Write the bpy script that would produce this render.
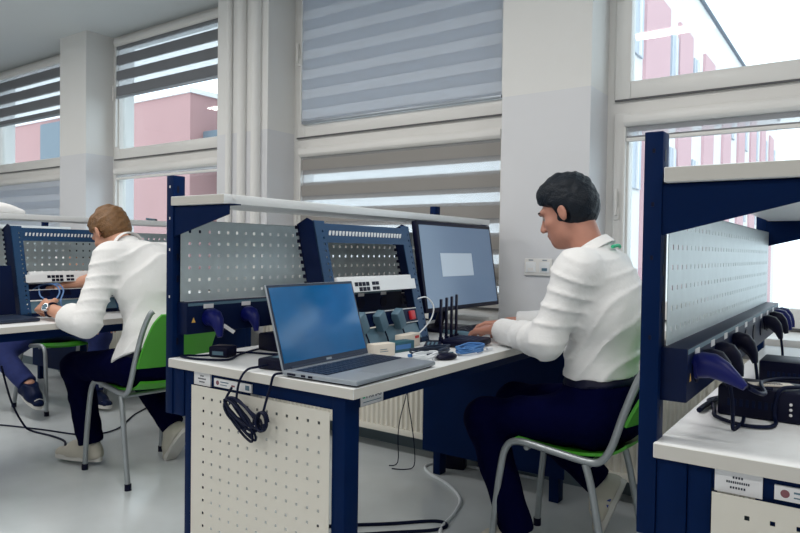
import bpy, bmesh, math, random
import numpy as np
from mathutils import Vector, Matrix
for o in list(bpy.data.objects): bpy.data.objects.remove(o)
C = bpy.context.scene.collection
scn = bpy.context.scene
random.seed(4)
PI = math.pi

# ------------------------------------------------------------------ camera, world, light, exposure
F, YAW, PITCH, ROLL, EYE = 664.646, 0.612007, 0.0233005, 0.0140012, 1.11
def make_camera():
    c, s = math.cos(YAW), math.sin(YAW)
    fwd, right, up = Vector((-s, c, 0)), Vector((c, s, 0)), Vector((0, 0, 1))
    f2 = math.cos(PITCH)*fwd - math.sin(PITCH)*up
    u2 = math.sin(PITCH)*fwd + math.cos(PITCH)*up
    r3 = math.cos(ROLL)*right + math.sin(ROLL)*u2
    u3 = -math.sin(ROLL)*right + math.cos(ROLL)*u2
    cam = bpy.data.cameras.new('camera'); cam.lens = F/800*36; cam.sensor_width = 36; cam.sensor_fit = 'HORIZONTAL'
    cam.clip_start = .02
    o = bpy.data.objects.new('camera', cam); C.objects.link(o)
    m = Matrix((r3, u3, -f2)).transposed().to_4x4(); m.translation = (0, 0, EYE); o.matrix_world = m
    scn.camera = o
make_camera()
world = bpy.data.worlds.new('world'); scn.world = world; world.use_nodes = True
bg = world.node_tree.nodes['Background']
bg.inputs[0].default_value = (.80, .92, 1.0, 1); bg.inputs[1].default_value = 2.5
scn.view_settings.view_transform = 'Standard'; scn.view_settings.look = 'None'
scn.view_settings.gamma = 1; scn.view_settings.use_curve_mapping = False
scn.view_settings.exposure = 0.0
LAMP_POWER = 24.0
LAMP_COLOR = (1.0, .96, .91)

# ------------------------------------------------------------------ materials
MATS = {}
def mat(name, col, rough=.5, metal=0, noise=0, nscale=8, bump=0, bscale=60, spec=.5, emit=None, coat=0):
    m = bpy.data.materials.new(name); m.use_nodes = True; nt = m.node_tree
    b = nt.nodes['Principled BSDF']
    b.inputs['Base Color'].default_value = (*col, 1); b.inputs['Roughness'].default_value = rough
    b.inputs['Metallic'].default_value = metal; b.inputs['Specular IOR Level'].default_value = spec
    b.inputs['Coat Weight'].default_value = coat
    tc = nt.nodes.new('ShaderNodeTexCoord')
    if noise:
        n = nt.nodes.new('ShaderNodeTexNoise'); n.inputs['Scale'].default_value = nscale; n.inputs['Detail'].default_value = 4
        nt.links.new(tc.outputs['Object'], n.inputs['Vector'])
        mx = nt.nodes.new('ShaderNodeMix'); mx.data_type = 'RGBA'
        mx.inputs['A'].default_value = (*[c*(1-noise) for c in col], 1); mx.inputs['B'].default_value = (*[min(1, c*(1+noise)) for c in col], 1)
        nt.links.new(n.outputs['Fac'], mx.inputs['Factor']); nt.links.new(mx.outputs['Result'], b.inputs['Base Color'])
    if bump:
        n2 = nt.nodes.new('ShaderNodeTexNoise'); n2.inputs['Scale'].default_value = bscale; n2.inputs['Detail'].default_value = 3
        nt.links.new(tc.outputs['Object'], n2.inputs['Vector'])
        bp = nt.nodes.new('ShaderNodeBump'); bp.inputs['Strength'].default_value = bump; bp.inputs['Distance'].default_value = .01
        nt.links.new(n2.outputs['Fac'], bp.inputs['Height']); nt.links.new(bp.outputs['Normal'], b.inputs['Normal'])
    if emit:
        b.inputs['Emission Color'].default_value = (*emit[0], 1); b.inputs['Emission Strength'].default_value = emit[1]
    MATS[name] = m
    return m
NAVY = mat('navy_metal', (.0005, .011, .058), .5, noise=.15, spec=.07)
NAVYD = mat('navy_box', (.001, .007, .040), .45, noise=.1, spec=.15)
BLACK = mat('navy_black', (.001, .002, .018), .45, spec=.18)
RUBBER = mat('cable_rubber', (.001, .004, .024), .5, spec=.15)
WTOP = mat('worktop_laminate', (.74, .76, .77), .32, noise=.03, nscale=40)
EDGE = mat('edge_band', (.60, .58, .54), .5, noise=.03)
CREAM = mat('cream_sheet', (.70, .67, .60), .5, noise=.03)
GALV = mat('grey_sheet', (.52, .59, .61), .38, .3, noise=.10, nscale=30)
WALLM = mat('wall_paint', (.76, .76, .75), .7, noise=.02, nscale=3, bump=.05, bscale=90)
WALLG = mat('wall_gloss', (.68, .69, .72), .35, noise=.02, nscale=3)
CEIL = mat('ceiling_paint', (.66, .70, .72), .8, noise=.02, nscale=2)
FRAME = mat('window_plastic', (.78, .77, .75), .35, noise=.01)
GASK = mat('gasket', (.10, .10, .11), .6)
FLOORM = mat('linoleum', (.58, .62, .64), .20, noise=.10, nscale=5, spec=.6)
SKIRT = mat('skirting', (.10, .14, .17), .5)
RADM = mat('radiator_enamel', (.80, .77, .69), .4, noise=.02)
STEEL = mat('tube_steel', (.33, .36, .38), .38, .6, noise=.08, nscale=20)
GREEN = mat('green_plywood', (.06, .36, .02), .4, noise=.10, nscale=6)
SHIRT = mat('white_cotton', (.80, .80, .80), .85, bump=.25, bscale=35)
TROUS = mat('navy_trousers', (.0008, .0015, .020), .9, bump=.5, bscale=22, spec=.03)
JEANS = mat('blue_denim', (.010, .022, .13), .85, noise=.3, nscale=40)
SKIN = mat('skin', (.60, .31, .21), .5, noise=.10, nscale=25)
SKINR = mat('skin_tan', (.45, .21, .15), .5, noise=.12, nscale=25)
HAIRB = mat('ginger_hair', (.17, .082, .028), .55, noise=.45, nscale=60, bump=.6, bscale=150)
HAIRD = mat('dark_hair', (.003, .007, .014), .5, noise=.4, nscale=60, bump=.4, bscale=150, spec=.25)
SHOE = mat('cream_shoe', (.55, .52, .45), .7, noise=.06)
SOLE = mat('white_sole', (.66, .65, .62), .6)
SHOEB = mat('blue_stripe', (.02, .05, .30), .6)
mat('dull_red', (.22, .08, .10), .6)
RED = mat('red_plastic', (.55, .02, .03), .4)
GREENP = mat('lanyard_green', (.02, .45, .22), .6)
LAPS = mat('laptop_silver', (.34, .38, .43), .35, .5, noise=.04)
KEYS = mat('laptop_keys', (.008, .02, .05), .45)
SCR = mat('laptop_screen', (.004, .12, .33), .12, noise=.75, nscale=3.0)  # mottled blue stands in for a reflection on the switched-off screen
MONS = mat('monitor_screen', (.11, .15, .21), .25, emit=((.11, .20, .36), .30))
MONW = mat('monitor_window', (.30, .36, .42), .3, emit=((.40, .48, .58), .38))
SWW = mat('switch_white', (.80, .82, .84), .4)
SLATE = mat('slate_plastic', (.09, .17, .23), .5)
PLUGB = mat('blue_plug', (.002, .006, .11), .4, spec=.25)
CABB = mat('blue_cable', (.06, .19, .46), .5)
CABW = mat('white_cable', (.70, .74, .78), .5)
PAPER = mat('white_label', (.74, .74, .76), .6)
INK = mat('dark_ink', (.02, .03, .05), .7)
CARD = mat('carton', (.72, .66, .58), .7, noise=.06)
TEAL = mat('teal_carton', (.02, .10, .14), .6, noise=.3)
YEL = mat('yellow_sticker', (.75, .45, .10), .6)
PINKP = mat('pale_pink_render', (.66, .42, .45), .9, noise=.04, nscale=1.5)
PALEB = mat('pale_window', (.45, .50, .58), .4)
PINK = mat('pink_render', (.45, .26, .26), .9, noise=.05, nscale=1.5)
PALE = mat('pale_render', (.85, .84, .84), .9)
BLUEG = mat('blue_panel', (.13, .17, .21), .5)
ROOFM = mat('roof_edge', (.22, .26, .32), .6)
CHROME = mat('watch_steel', (.6, .62, .65), .25, 1)
EYEW = mat('eye_white', (.30, .26, .24), .3)

def glass_mat():
    m = bpy.data.materials.new('window_glass'); m.use_nodes = True; nt = m.node_tree
    for n in list(nt.nodes): nt.nodes.remove(n)
    out = nt.nodes.new('ShaderNodeOutputMaterial'); mix = nt.nodes.new('ShaderNodeMixShader')
    t = nt.nodes.new('ShaderNodeBsdfTransparent'); t.inputs[0].default_value = (.95, .97, .97, 1)
    g = nt.nodes.new('ShaderNodeBsdfGlossy'); g.inputs['Roughness'].default_value = .02
    mix.inputs[0].default_value = .06
    nt.links.new(t.outputs[0], mix.inputs[1]); nt.links.new(g.outputs[0], mix.inputs[2]); nt.links.new(mix.outputs[0], out.inputs[0])
    return m
GLASS = glass_mat()
def blind_mat(name, phase, duty=.5, pitch=.17, base=(.27, .27, .28), tr_mix=.15):
    """day-night blind cloth: opaque bands and sheer bands, by height"""
    m = bpy.data.materials.new(name); m.use_nodes = True; nt = m.node_tree
    for n in list(nt.nodes): nt.nodes.remove(n)
    N = nt.nodes.new; L = nt.links.new
    out = N('ShaderNodeOutputMaterial'); tc = N('ShaderNodeTexCoord'); sep = N('ShaderNodeSeparateXYZ'); L(tc.outputs['Object'], sep.inputs[0])
    a = N('ShaderNodeMath'); a.operation = 'ADD'; a.inputs[1].default_value = 10*pitch + phase; L(sep.outputs['Z'], a.inputs[0])
    d = N('ShaderNodeMath'); d.operation = 'DIVIDE'; d.inputs[1].default_value = pitch; L(a.outputs[0], d.inputs[0])
    fr = N('ShaderNodeMath'); fr.operation = 'FRACT'; L(d.outputs[0], fr.inputs[0])
    gt = N('ShaderNodeMath'); gt.operation = 'GREATER_THAN'; gt.inputs[1].default_value = duty; L(fr.outputs[0], gt.inputs[0])
    df = N('ShaderNodeBsdfDiffuse'); df.inputs[0].default_value = (*base, 1)
    tl = N('ShaderNodeBsdfTranslucent'); tl.inputs[0].default_value = (.30, .36, .44, 1) if tr_mix < .3 else (.86, .90, .96, 1)
    op = N('ShaderNodeMixShader'); op.inputs[0].default_value = tr_mix; L(df.outputs[0], op.inputs[1]); L(tl.outputs[0], op.inputs[2])
    df2 = N('ShaderNodeBsdfDiffuse'); df2.inputs[0].default_value = (.80, .82, .85, 1)
    tl2 = N('ShaderNodeBsdfTranslucent'); tl2.inputs[0].default_value = (.85, .88, .92, 1)
    tr = N('ShaderNodeBsdfTransparent')
    s1 = N('ShaderNodeMixShader'); s1.inputs[0].default_value = .5; L(df2.outputs[0], s1.inputs[1]); L(tl2.outputs[0], s1.inputs[2])
    s2 = N('ShaderNodeMixShader'); s2.inputs[0].default_value = .76 if tr_mix < .3 else .25; L(s1.outputs[0], s2.inputs[1]); L(tr.outputs[0], s2.inputs[2])
    mx = N('ShaderNodeMixShader'); L(gt.outputs[0], mx.inputs[0]); L(op.outputs[0], mx.inputs[1]); L(s2.outputs[0], mx.inputs[2])
    L(mx.outputs[0], out.inputs[0])
    return m

# ------------------------------------------------------------------ mesh helpers
def V(*a): return Vector(a)
def catmull(pts, n=6):
    P = [Vector(p) for p in pts]; out = []
    for i in range(len(P)-1):
        p0 = P[max(i-1, 0)]; p1 = P[i]; p2 = P[i+1]; p3 = P[min(i+2, len(P)-1)]
        for k in range(n):
            t = k/n
            out.append(.5*((2*p1)+(p2-p0)*t+(2*p0-5*p1+4*p2-p3)*t*t+(3*p1-p0-3*p2+p3)*t**3))
    out.append(P[-1]); return out
class MB:
    def __init__(s): s.bm = bmesh.new()
    def box(s, x0, x1, y0, y1, z0, z1, bev=0):
        vs = [s.bm.verts.new((x, y, z)) for x in (x0, x1) for y in (y0, y1) for z in (z0, z1)]
        fs = [s.bm.faces.new([vs[i] for i in q]) for q in ((0,1,3,2),(4,6,7,5),(0,4,5,1),(2,3,7,6),(0,2,6,4),(1,5,7,3))]
        if bev:
            es = list({e for f in fs for e in f.edges})
            bmesh.ops.bevel(s.bm, geom=es, offset=bev, segments=2, affect='EDGES', profile=.5)
        return s
    def obox(s, c, ax, hx, hy, hz, bev=0):
        c = Vector(c); X, Y, Z = [Vector(a).normalized() for a in ax]
        vs = [s.bm.verts.new(c+X*i*hx+Y*j*hy+Z*k*hz) for i in (-1,1) for j in (-1,1) for k in (-1,1)]
        fs = [s.bm.faces.new([vs[i] for i in q]) for q in ((0,1,3,2),(4,6,7,5),(0,4,5,1),(2,3,7,6),(0,2,6,4),(1,5,7,3))]
        if bev:
            es = list({e for f in fs for e in f.edges})
            bmesh.ops.bevel(s.bm, geom=es, offset=bev, segments=2, affect='EDGES', profile=.5)
        return s
    def prism(s, poly, axis, a, b, bev=0):
        """poly 2D; axis 'x','y','z' the extrusion axis"""
        def P(u, v, w): return {'x': (w, u, v), 'y': (u, w, v), 'z': (u, v, w)}[axis]
        A = [s.bm.verts.new(P(u, v, a)) for u, v in poly]; B = [s.bm.verts.new(P(u, v, b)) for u, v in poly]
        n = len(poly); fs = [s.bm.faces.new(A), s.bm.faces.new(B[::-1])]
        for i in range(n): fs.append(s.bm.faces.new((A[i], B[i], B[(i+1) % n], A[(i+1) % n])))
        if bev:
            es = list({e for f in fs for e in f.edges})
            bmesh.ops.bevel(s.bm, geom=es, offset=bev, segments=2, affect='EDGES', profile=.5)
        return s
    def tube(s, pts, r, n=10, smooth=0, cap=True, closed=False):
        P = catmull(pts, smooth) if smooth else [Vector(p) for p in pts]
        R = r if isinstance(r, (list, tuple)) else [r]*len(P)
        if len(R) != len(P): R = [R[0]+(R[-1]-R[0])*i/(len(P)-1) for i in range(len(P))]
        rings = []; up = None
        for i, p in enumerate(P):
            if closed: t = (P[(i+1) % len(P)]-P[i-1])
            else: t = (P[min(i+1, len(P)-1)]-P[max(i-1, 0)])
            if t.length < 1e-9: t = Vector((0, 0, 1))
            t.normalize()
            if up is None: up = t.orthogonal().normalized()
            up = (up-t*up.dot(t))
            up = up.normalized() if up.length > 1e-6 else t.orthogonal().normalized()
            sd = t.cross(up)
            rings.append([s.bm.verts.new(p+(up*math.cos(2*PI*k/n)+sd*math.sin(2*PI*k/n))*R[i]) for k in range(n)])
        for i in range(len(rings)-(0 if closed else 1)):
            a, b = rings[i], rings[(i+1) % len(rings)]
            for k in range(n): s.bm.faces.new((a[k], a[(k+1) % n], b[(k+1) % n], b[k]))
        if cap and not closed: s.bm.faces.new(rings[0][::-1]); s.bm.faces.new(rings[-1])
        return s
    def cyl(s, p0, p1, r, n=16, r2=None): return s.tube([p0, p1], [r, r if r2 is None else r2], n)
    def ell(s, c, r, n=14, m=8):
        g = bmesh.ops.create_uvsphere(s.bm, u_segments=n, v_segments=m, radius=1)
        for v in g['verts']: v.co = Vector((v.co.x*r[0]+c[0], v.co.y*r[1]+c[1], v.co.z*r[2]+c[2]))
        return s
    def perf(s, u0, u1, v0, v1, hu, hv, pitch, nu, nv, hole, place, th):
        """sheet with nu x nv square holes; first hole centre (hu,hv); place(u,v)->3D; th = thickness vector"""
        us = [u0]; vs = [v0]
        for i in range(nu): us += [hu+i*pitch-hole/2, hu+i*pitch+hole/2]
        for j in range(nv): vs += [hv+j*pitch-hole/2, hv+j*pitch+hole/2]
        us.append(u1); vs.append(v1)
        for i, u in enumerate(us):
            pass
        A = [[s.bm.verts.new(place(u, v)) for v in vs] for u in us]; T = Vector(th)
        B = [[s.bm.verts.new(Vector(place(u, v))+T) for v in vs] for u in us]
        nU, nV = len(us)-1, len(vs)-1
        solid = lambda i, j: 0 <= i < nU and 0 <= j < nV and not (i % 2 == 1 and j % 2 == 1)
        for i in range(nU):
            for j in range(nV):
                if not solid(i, j): continue
                s.bm.faces.new((A[i][j], A[i+1][j], A[i+1][j+1], A[i][j+1]))
                s.bm.faces.new((B[i][j], B[i][j+1], B[i+1][j+1], B[i+1][j]))
                for (di, dj, e0, e1) in ((-1,0,(i,j),(i,j+1)), (1,0,(i+1,j),(i+1,j+1)), (0,-1,(i,j),(i+1,j)), (0,1,(i,j+1),(i+1,j+1))):
                    if not solid(i+di, j+dj):
                        s.bm.faces.new((A[e0[0]][e0[1]], A[e1[0]][e1[1]], B[e1[0]][e1[1]], B[e0[0]][e0[1]]))
        return s
    def build(s, name, m, parent=None, loc=None):
        bmesh.ops.recalc_face_normals(s.bm, faces=s.bm.faces)
        me = bpy.data.meshes.new(name); s.bm.to_mesh(me); s.bm.free()
        return link_mesh(name, me, m, parent, loc)
def link_mesh(name, me, m, parent=None, loc=None):
    me.shade_smooth(); me.set_sharp_from_angle(angle=math.radians(38))
    me.materials.append(m)
    o = bpy.data.objects.new(name, me); C.objects.link(o)
    if parent: o.parent = parent
    if loc: o.location = loc
    return o
def tag(o, label, cat, group=None):
    o['label'] = label; o['category'] = cat
    if group: o['group'] = group
    return o
def thing(name, label, cat, loc=(0, 0, 0), rotz=0, group=None):
    o = bpy.data.objects.new(name, None); C.objects.link(o); o.location = loc; o.rotation_euler = (0, 0, rotz); o.empty_display_size = .1
    return tag(o, label, cat, group)
def struct(o): o['kind'] = 'structure'; return o
def dup(root, loc, rotz=None, label=None, group=None):
    r = root.copy(); C.objects.link(r); r.location = loc
    if rotz is not None: r.rotation_euler = (0, 0, rotz)
    if label: r['label'] = label
    if group: r['group'] = group
    for ch in list(root.children):
        c = ch.copy(); C.objects.link(c); c.parent = r
        for g in list(ch.children):
            d = g.copy(); C.objects.link(d); d.parent = c
    return r
def text_mesh(name, txt, size, M, m, parent, ext=.0004):
    cu = bpy.data.curves.new(name, 'FONT'); cu.body = txt; cu.size = size; cu.extrude = ext; cu.align_x = 'CENTER'; cu.align_y = 'CENTER'; cu.resolution_u = 3
    t = bpy.data.objects.new(name, cu); C.objects.link(t)
    bpy.context.view_layer.update()
    me = bpy.data.meshes.new_from_object(t.evaluated_get(bpy.context.evaluated_depsgraph_get()))
    bpy.data.objects.remove(t); me.transform(M); me.materials.clear()
    return link_mesh(name, me, m, parent)
def basis(c, X, Y):
    X = Vector(X).normalized(); Y = Vector(Y).normalized(); Z = X.cross(Y)
    m = Matrix((X, Y, Z)).transposed().to_4x4(); m.translation = c; return m

# ------------------------------------------------------------------ room shell
YW, YF, ZC = 3.08, 3.33, 2.93          # pillar face, window plane, ceiling
XL, XR, YB = -9.2, 3.4, -4.2
struct(MB().box(XL-.2, XR+.2, YB-.2, YF+.3, -.1, 0).build('floor', FLOORM))
struct(MB().box(XL-.2, XR+.2, YB-.2, YF+.3, ZC, ZC+.1).build('ceiling', CEIL))
struct(MB().box(XL-.2, XL, YB, YF+.2, 0, ZC).build('wall_left', WALLM))
struct(MB().box(XR, XR+.2, YB, YF+.2, 0, ZC).build('wall_right', WALLM))
struct(MB().box(XL, XR, YB-.2, YB, 0, ZC).build('wall_back', WALLM))
PIL = [(-9.2, -7.62), (-5.84, -5.42), (-3.74, -3.24), (-1.54, -1.08), (.62, 1.12), (2.82, 3.4)]
w = MB(); wg = MB()
for a, b in PIL:
    w.box(a, b, YW, YF+.2, 1.90, ZC); wg.box(a, b, YW, YF+.2, 0, 1.90)
for i in range(len(PIL)-1): wg.box(PIL[i][1], PIL[i+1][0], YW+.03, YF+.2, 0, .74)
wo = struct(w.build('wall_window', WALLM)); wg.build('painted_dado', WALLG, wo)
sk = MB()
for a, b in PIL: sk.box(a, b, YW-.012, YW, 0, .07)
for i in range(len(PIL)-1): sk.box(PIL[i][1], PIL[i+1][0], YW+.018, YW+.03, 0, .07)
struct(sk.build('baseboard_window', SKIRT))
# painted riser pipes on the pillar left of the middle window
for k, (px, pr) in enumerate(((-3.60, .022), (-3.47, .030), (-3.33, .034))):
    struct(MB().cyl((px, YW-.018, 0), (px, YW-.018, ZC), pr, 20).build('trim_%d' % (k+1), WALLM))

OPEN = [(PIL[i][1], PIL[i+1][0]) for i in range(5)]
ZT, ZM0, ZM1 = ZC, 1.75, 1.94          # transom between lower and upper sash
for i, (a, b) in enumerate(OPEN):
    root = bpy.data.objects.new('window_%d' % (i+1), None); C.objects.link(root); root.location = (a, YF, .76); struct(root)
    W, H = b-a, ZC-.76
    t0, t1 = 1.80-.76, 1.87-.76
    m = MB()                           # outer frame and transom
    m.box(0, .07, 0, .07, 0, H); m.box(W-.07, W, 0, .07, 0, H); m.box(.07, W-.07, 0, .07, 0, .06); m.box(.07, W-.07, 0, .07, H-.05, H); m.box(.07, W-.07, 0, .07, t0-.02, t1+.02)
    m.build('frame', FRAME, root)
    for (z0, z1) in ((t1, H-.02), (.04, t0)):
        s = MB(); x0, x1 = .04, W-.04; d0, d1 = -.018, .05
        s.box(x0, x0+.075, d0, d1, z0, z1, .004); s.box(x1-.075, x1, d0, d1, z0, z1, .004)
        s.box(x0+.075, x1-.075, d0, d1, z0, z0+.085, .004); s.box(x0+.075, x1-.075, d0, d1, z1-.075, z1, .004)
        so = s.build('sash', FRAME, root)
        g = MB().box(x0+.075, x1-.075, .02, .03, z0+.085, z1-.075); g.build('glass', GLASS, so)
        h = MB().box(.048, .075, -.030, -.018, z0+.48, z0+.54, .003).box(.054, .069, -.048, -.034, z0+.50, z0+.63, .005).box(.056, .067, -.036, -.02, z0+.50, z0+.52)
        h.build('handle', FRAME, so)
        gk = MB().box(x0+.0, x1, -.0185, -.010, z0-.008, z0)
        gk.build('gasket', GASK, so)
    struct(MB().box(a, b, YW-.10, YF+.0, .745, .785, .005).build('trim_%d' % (i+4), FRAME))

def blind(i, upper, drop, phase_back, label, stripe_base=(.27, .27, .28), pf=0.0, tm=.12, pitch=.131, d1=.60, d2=.60):
    a, b = OPEN[i]; ztop = 2.83 if upper else 1.735
    o = thing('roller_blind', label, 'blind', (a, YF-.045, ztop), group='striped day-night blinds on the windows')
    W = b-a
    x0, x1 = (.108, W-.110)
    hr = MB(); hr.prism([(-.02, .045), (.026, .045), (.026, -.005), (-.005, -.005), (-.02, .012)], 'x', x0-.01, x1+.01, .004); hr.build('headrail', FRAME, o)
    if drop > 0:
        f = MB().box(x0, x1, .004, .0046, -drop, 0); f.build('front_cloth', blind_mat('blind_front_%d%d' % (i, upper), pf, d1, pitch, base=stripe_base, tr_mix=tm), o)
        k = MB().box(x0, x1, .0185, .019, -drop, 0); k.build('rear_cloth', blind_mat('blind_rear_%d%d' % (i, upper), pf+phase_back, d2, pitch, base=stripe_base, tr_mix=tm), o)
        MB().box(x0, x1, -.001, .021, -drop-.018, -drop, .003).build('bottom_bar', FRAME if not upper else MATS['laptop_silver'], o)
    for xx in (x0-.012, x1+.004): MB().box(xx, xx+.008, .0, .02, -(.86 if upper else .80), .0).build('side_guide', FRAME, o)
GREYB = (.24, .25, .27); PALEBL = (.52, .54, .57)
blind(0, True, .47, .012, 'half lowered blind with dark stripes in the leftmost upper window', pf=.115, stripe_base=GREYB)
blind(0, False, .86, .064, 'closed pale blind in the leftmost lower window behind the far shelf', stripe_base=PALEBL, tm=.5, d1=.55, d2=.55)
blind(1, True, .43, .004, 'raised blind showing three dark stripes above the pink building', pf=.161, stripe_base=GREYB)
blind(1, False, .03, 0, 'rolled up blind, grey headrail above the ginger-haired man')
blind(2, True, .86, .064, 'fully closed pale grey blind in the large middle upper window', stripe_base=PALEBL, tm=.5, d1=.55, d2=.55)
blind(2, False, .86, .029, 'lowered taupe and white striped blind behind the monitor and rack', pf=.093, stripe_base=(.36, .345, .33), pitch=.172, d1=.41, d2=.70)
blind(3, False, .06, .03, 'rolled up blind with white headrail in the right lower window')

for i, (a, b) in enumerate(OPEN[1:4]):
    nm = ['white panel radiator under the window behind the ginger-haired man', 'cream panel radiator seen under the middle workbench', 'white panel radiator under the right window behind the right workbench'][i]
    r = thing('radiator', nm, 'radiator', ((a+b)/2, 2.99, .115), group='radiators under the windows')
    W = 1.44
    prof = []; n = 44
    for k in range(n*4+1):
        u = -W/2+W*k/(n*4); prof.append((u, -.06+.012*(1 if (k % 4) in (1, 2) else 0)))
    m = MB(); bm = m.bm
    lo = [bm.verts.new((u, v, .035)) for u, v in prof]; hi = [bm.verts.new((u, v, .525)) for u, v in prof]
    for k in range(len(prof)-1): bm.faces.new((lo[k], lo[k+1], hi[k+1], hi[k]))
    m.box(-W/2, W/2, -.062, -.045, 0, .035, .004); m.box(-W/2, W/2, -.062, -.045, .525, .56, .004)
    m.box(-W/2, W/2, -.04, -.03, .0, .56)
    m.build('front_panel', RADM, r)
    MB().box(-W/2, W/2, -.02, .045, .02, .54).build('rear_panel', RADM, r)
    MB().box(-W/2-.004, W/2+.004, -.062, .05, .56, .572).build('top_grille', RADM, r)
    MB().cyl((W/2-.05, 0, -.115), (W/2-.05, 0, .03), .009).cyl((W/2-.10, 0, -.115), (W/2-.10, 0, .03), .009).build('supply_pipe', RADM, r)

# lamps of the room (out of the picture, above and behind the camera)
for k, (lx, ly) in enumerate(((-6.2, 1.2), (-3.9, 1.2), (-1.6, 1.2), (.7, 1.2), (-6.2, -1.6), (-3.9, -1.6), (-1.6, -1.6), (.7, -1.6))):
    o = thing('ceiling_light', '%s ceiling light from the left wall in the row %s' % (('first', 'second', 'third', 'fourth')[k % 4], 'nearest the windows' if k < 4 else 'behind the camera'), 'light', (lx, ly, ZC-.0), group='ceiling lights')
    MB().box(-.62, .62, -.09, .09, -.055, 0, .006).build('housing', FRAME, o)
    MB().box(-.60, .60, -.075, .075, -.060, -.0552).build('diffuser', mat('diffuser_%d' % k, (.9, .9, .9), .5, emit=((1, .96, .9), 2.0)), o)
    la = bpy.data.lights.new('lamp', 'AREA'); la.shape = 'RECTANGLE'; la.size = 1.2; la.size_y = .15; la.energy = LAMP_POWER; la.color = LAMP_COLOR
    lo = bpy.data.objects.new('lamp', la); C.objects.link(lo); lo.parent = o; lo.location = (0, 0, -.07)

# outside: pink school wings
struct(MB().box(-40, 30, 4.5, 60, -3.2, -3).build('ground', mat('asphalt', (.16, .17, .18), .9, noise=.2)))
o = thing('pink_building', 'pale pink building wing with white columns seen through the right window', 'building', (-3.2, 16, -3))
MB().box(-6, 0, -7.5, 16, 0, 9.80).build('wall', PALE, o)
MB().box(-6.2, .08, -7.7, 16.2, 9.80, 9.84).build('roof_edge', ROOFM, o)
for k, (y, wd) in enumerate(((-6.8, 1.6), (-4.35, 1.65), (-1.9, 1.2), (.6, 1.2), (3.1, 1.2), (5.6, 1.2), (8.1, 1.2), (10.6, 1.2), (13.1, 1.2))):
    MB().box(0, .06, y, y+wd, .5, 8.75).build('pier', PINKP, o)
    for z in (5.2, 7.4):
        wn = MB().box(0, .04, y+wd+.25, y+wd+.75, z, z+1.0).build('window', PALEB, o); MB().box(.04, .07, y+wd+.47, y+wd+.53, z, z+1.0).build('mullion', PALE, wn)
o = thing('pink_building', 'plain pink wall block with blue panels seen through the left windows', 'building', (-11.8, 9, -3))
MB().box(-11, 0, 0, 6, 0, 7.40).build('wall', PINK, o)
MB().box(-11.1, .05, -.05, 6.1, 7.40, 7.50).build('parapet', PALE, o)
MB().box(-6.1, -5.1, -.08, 0, 0, 7.3).build('blue_panel', BLUEG, o)
MB().box(.05, 2.2, 2.5, 6, 0, 6.3).build('annex_wall', PALE, o)
MB().box(.05, 2.3, .3, 6, 6.45, 6.62).build('canopy', BLUEG, o)
MB().box(.9, 1.1, .35, .55, 0, 6.45).build('canopy_post', BLUEG, o)

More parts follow.
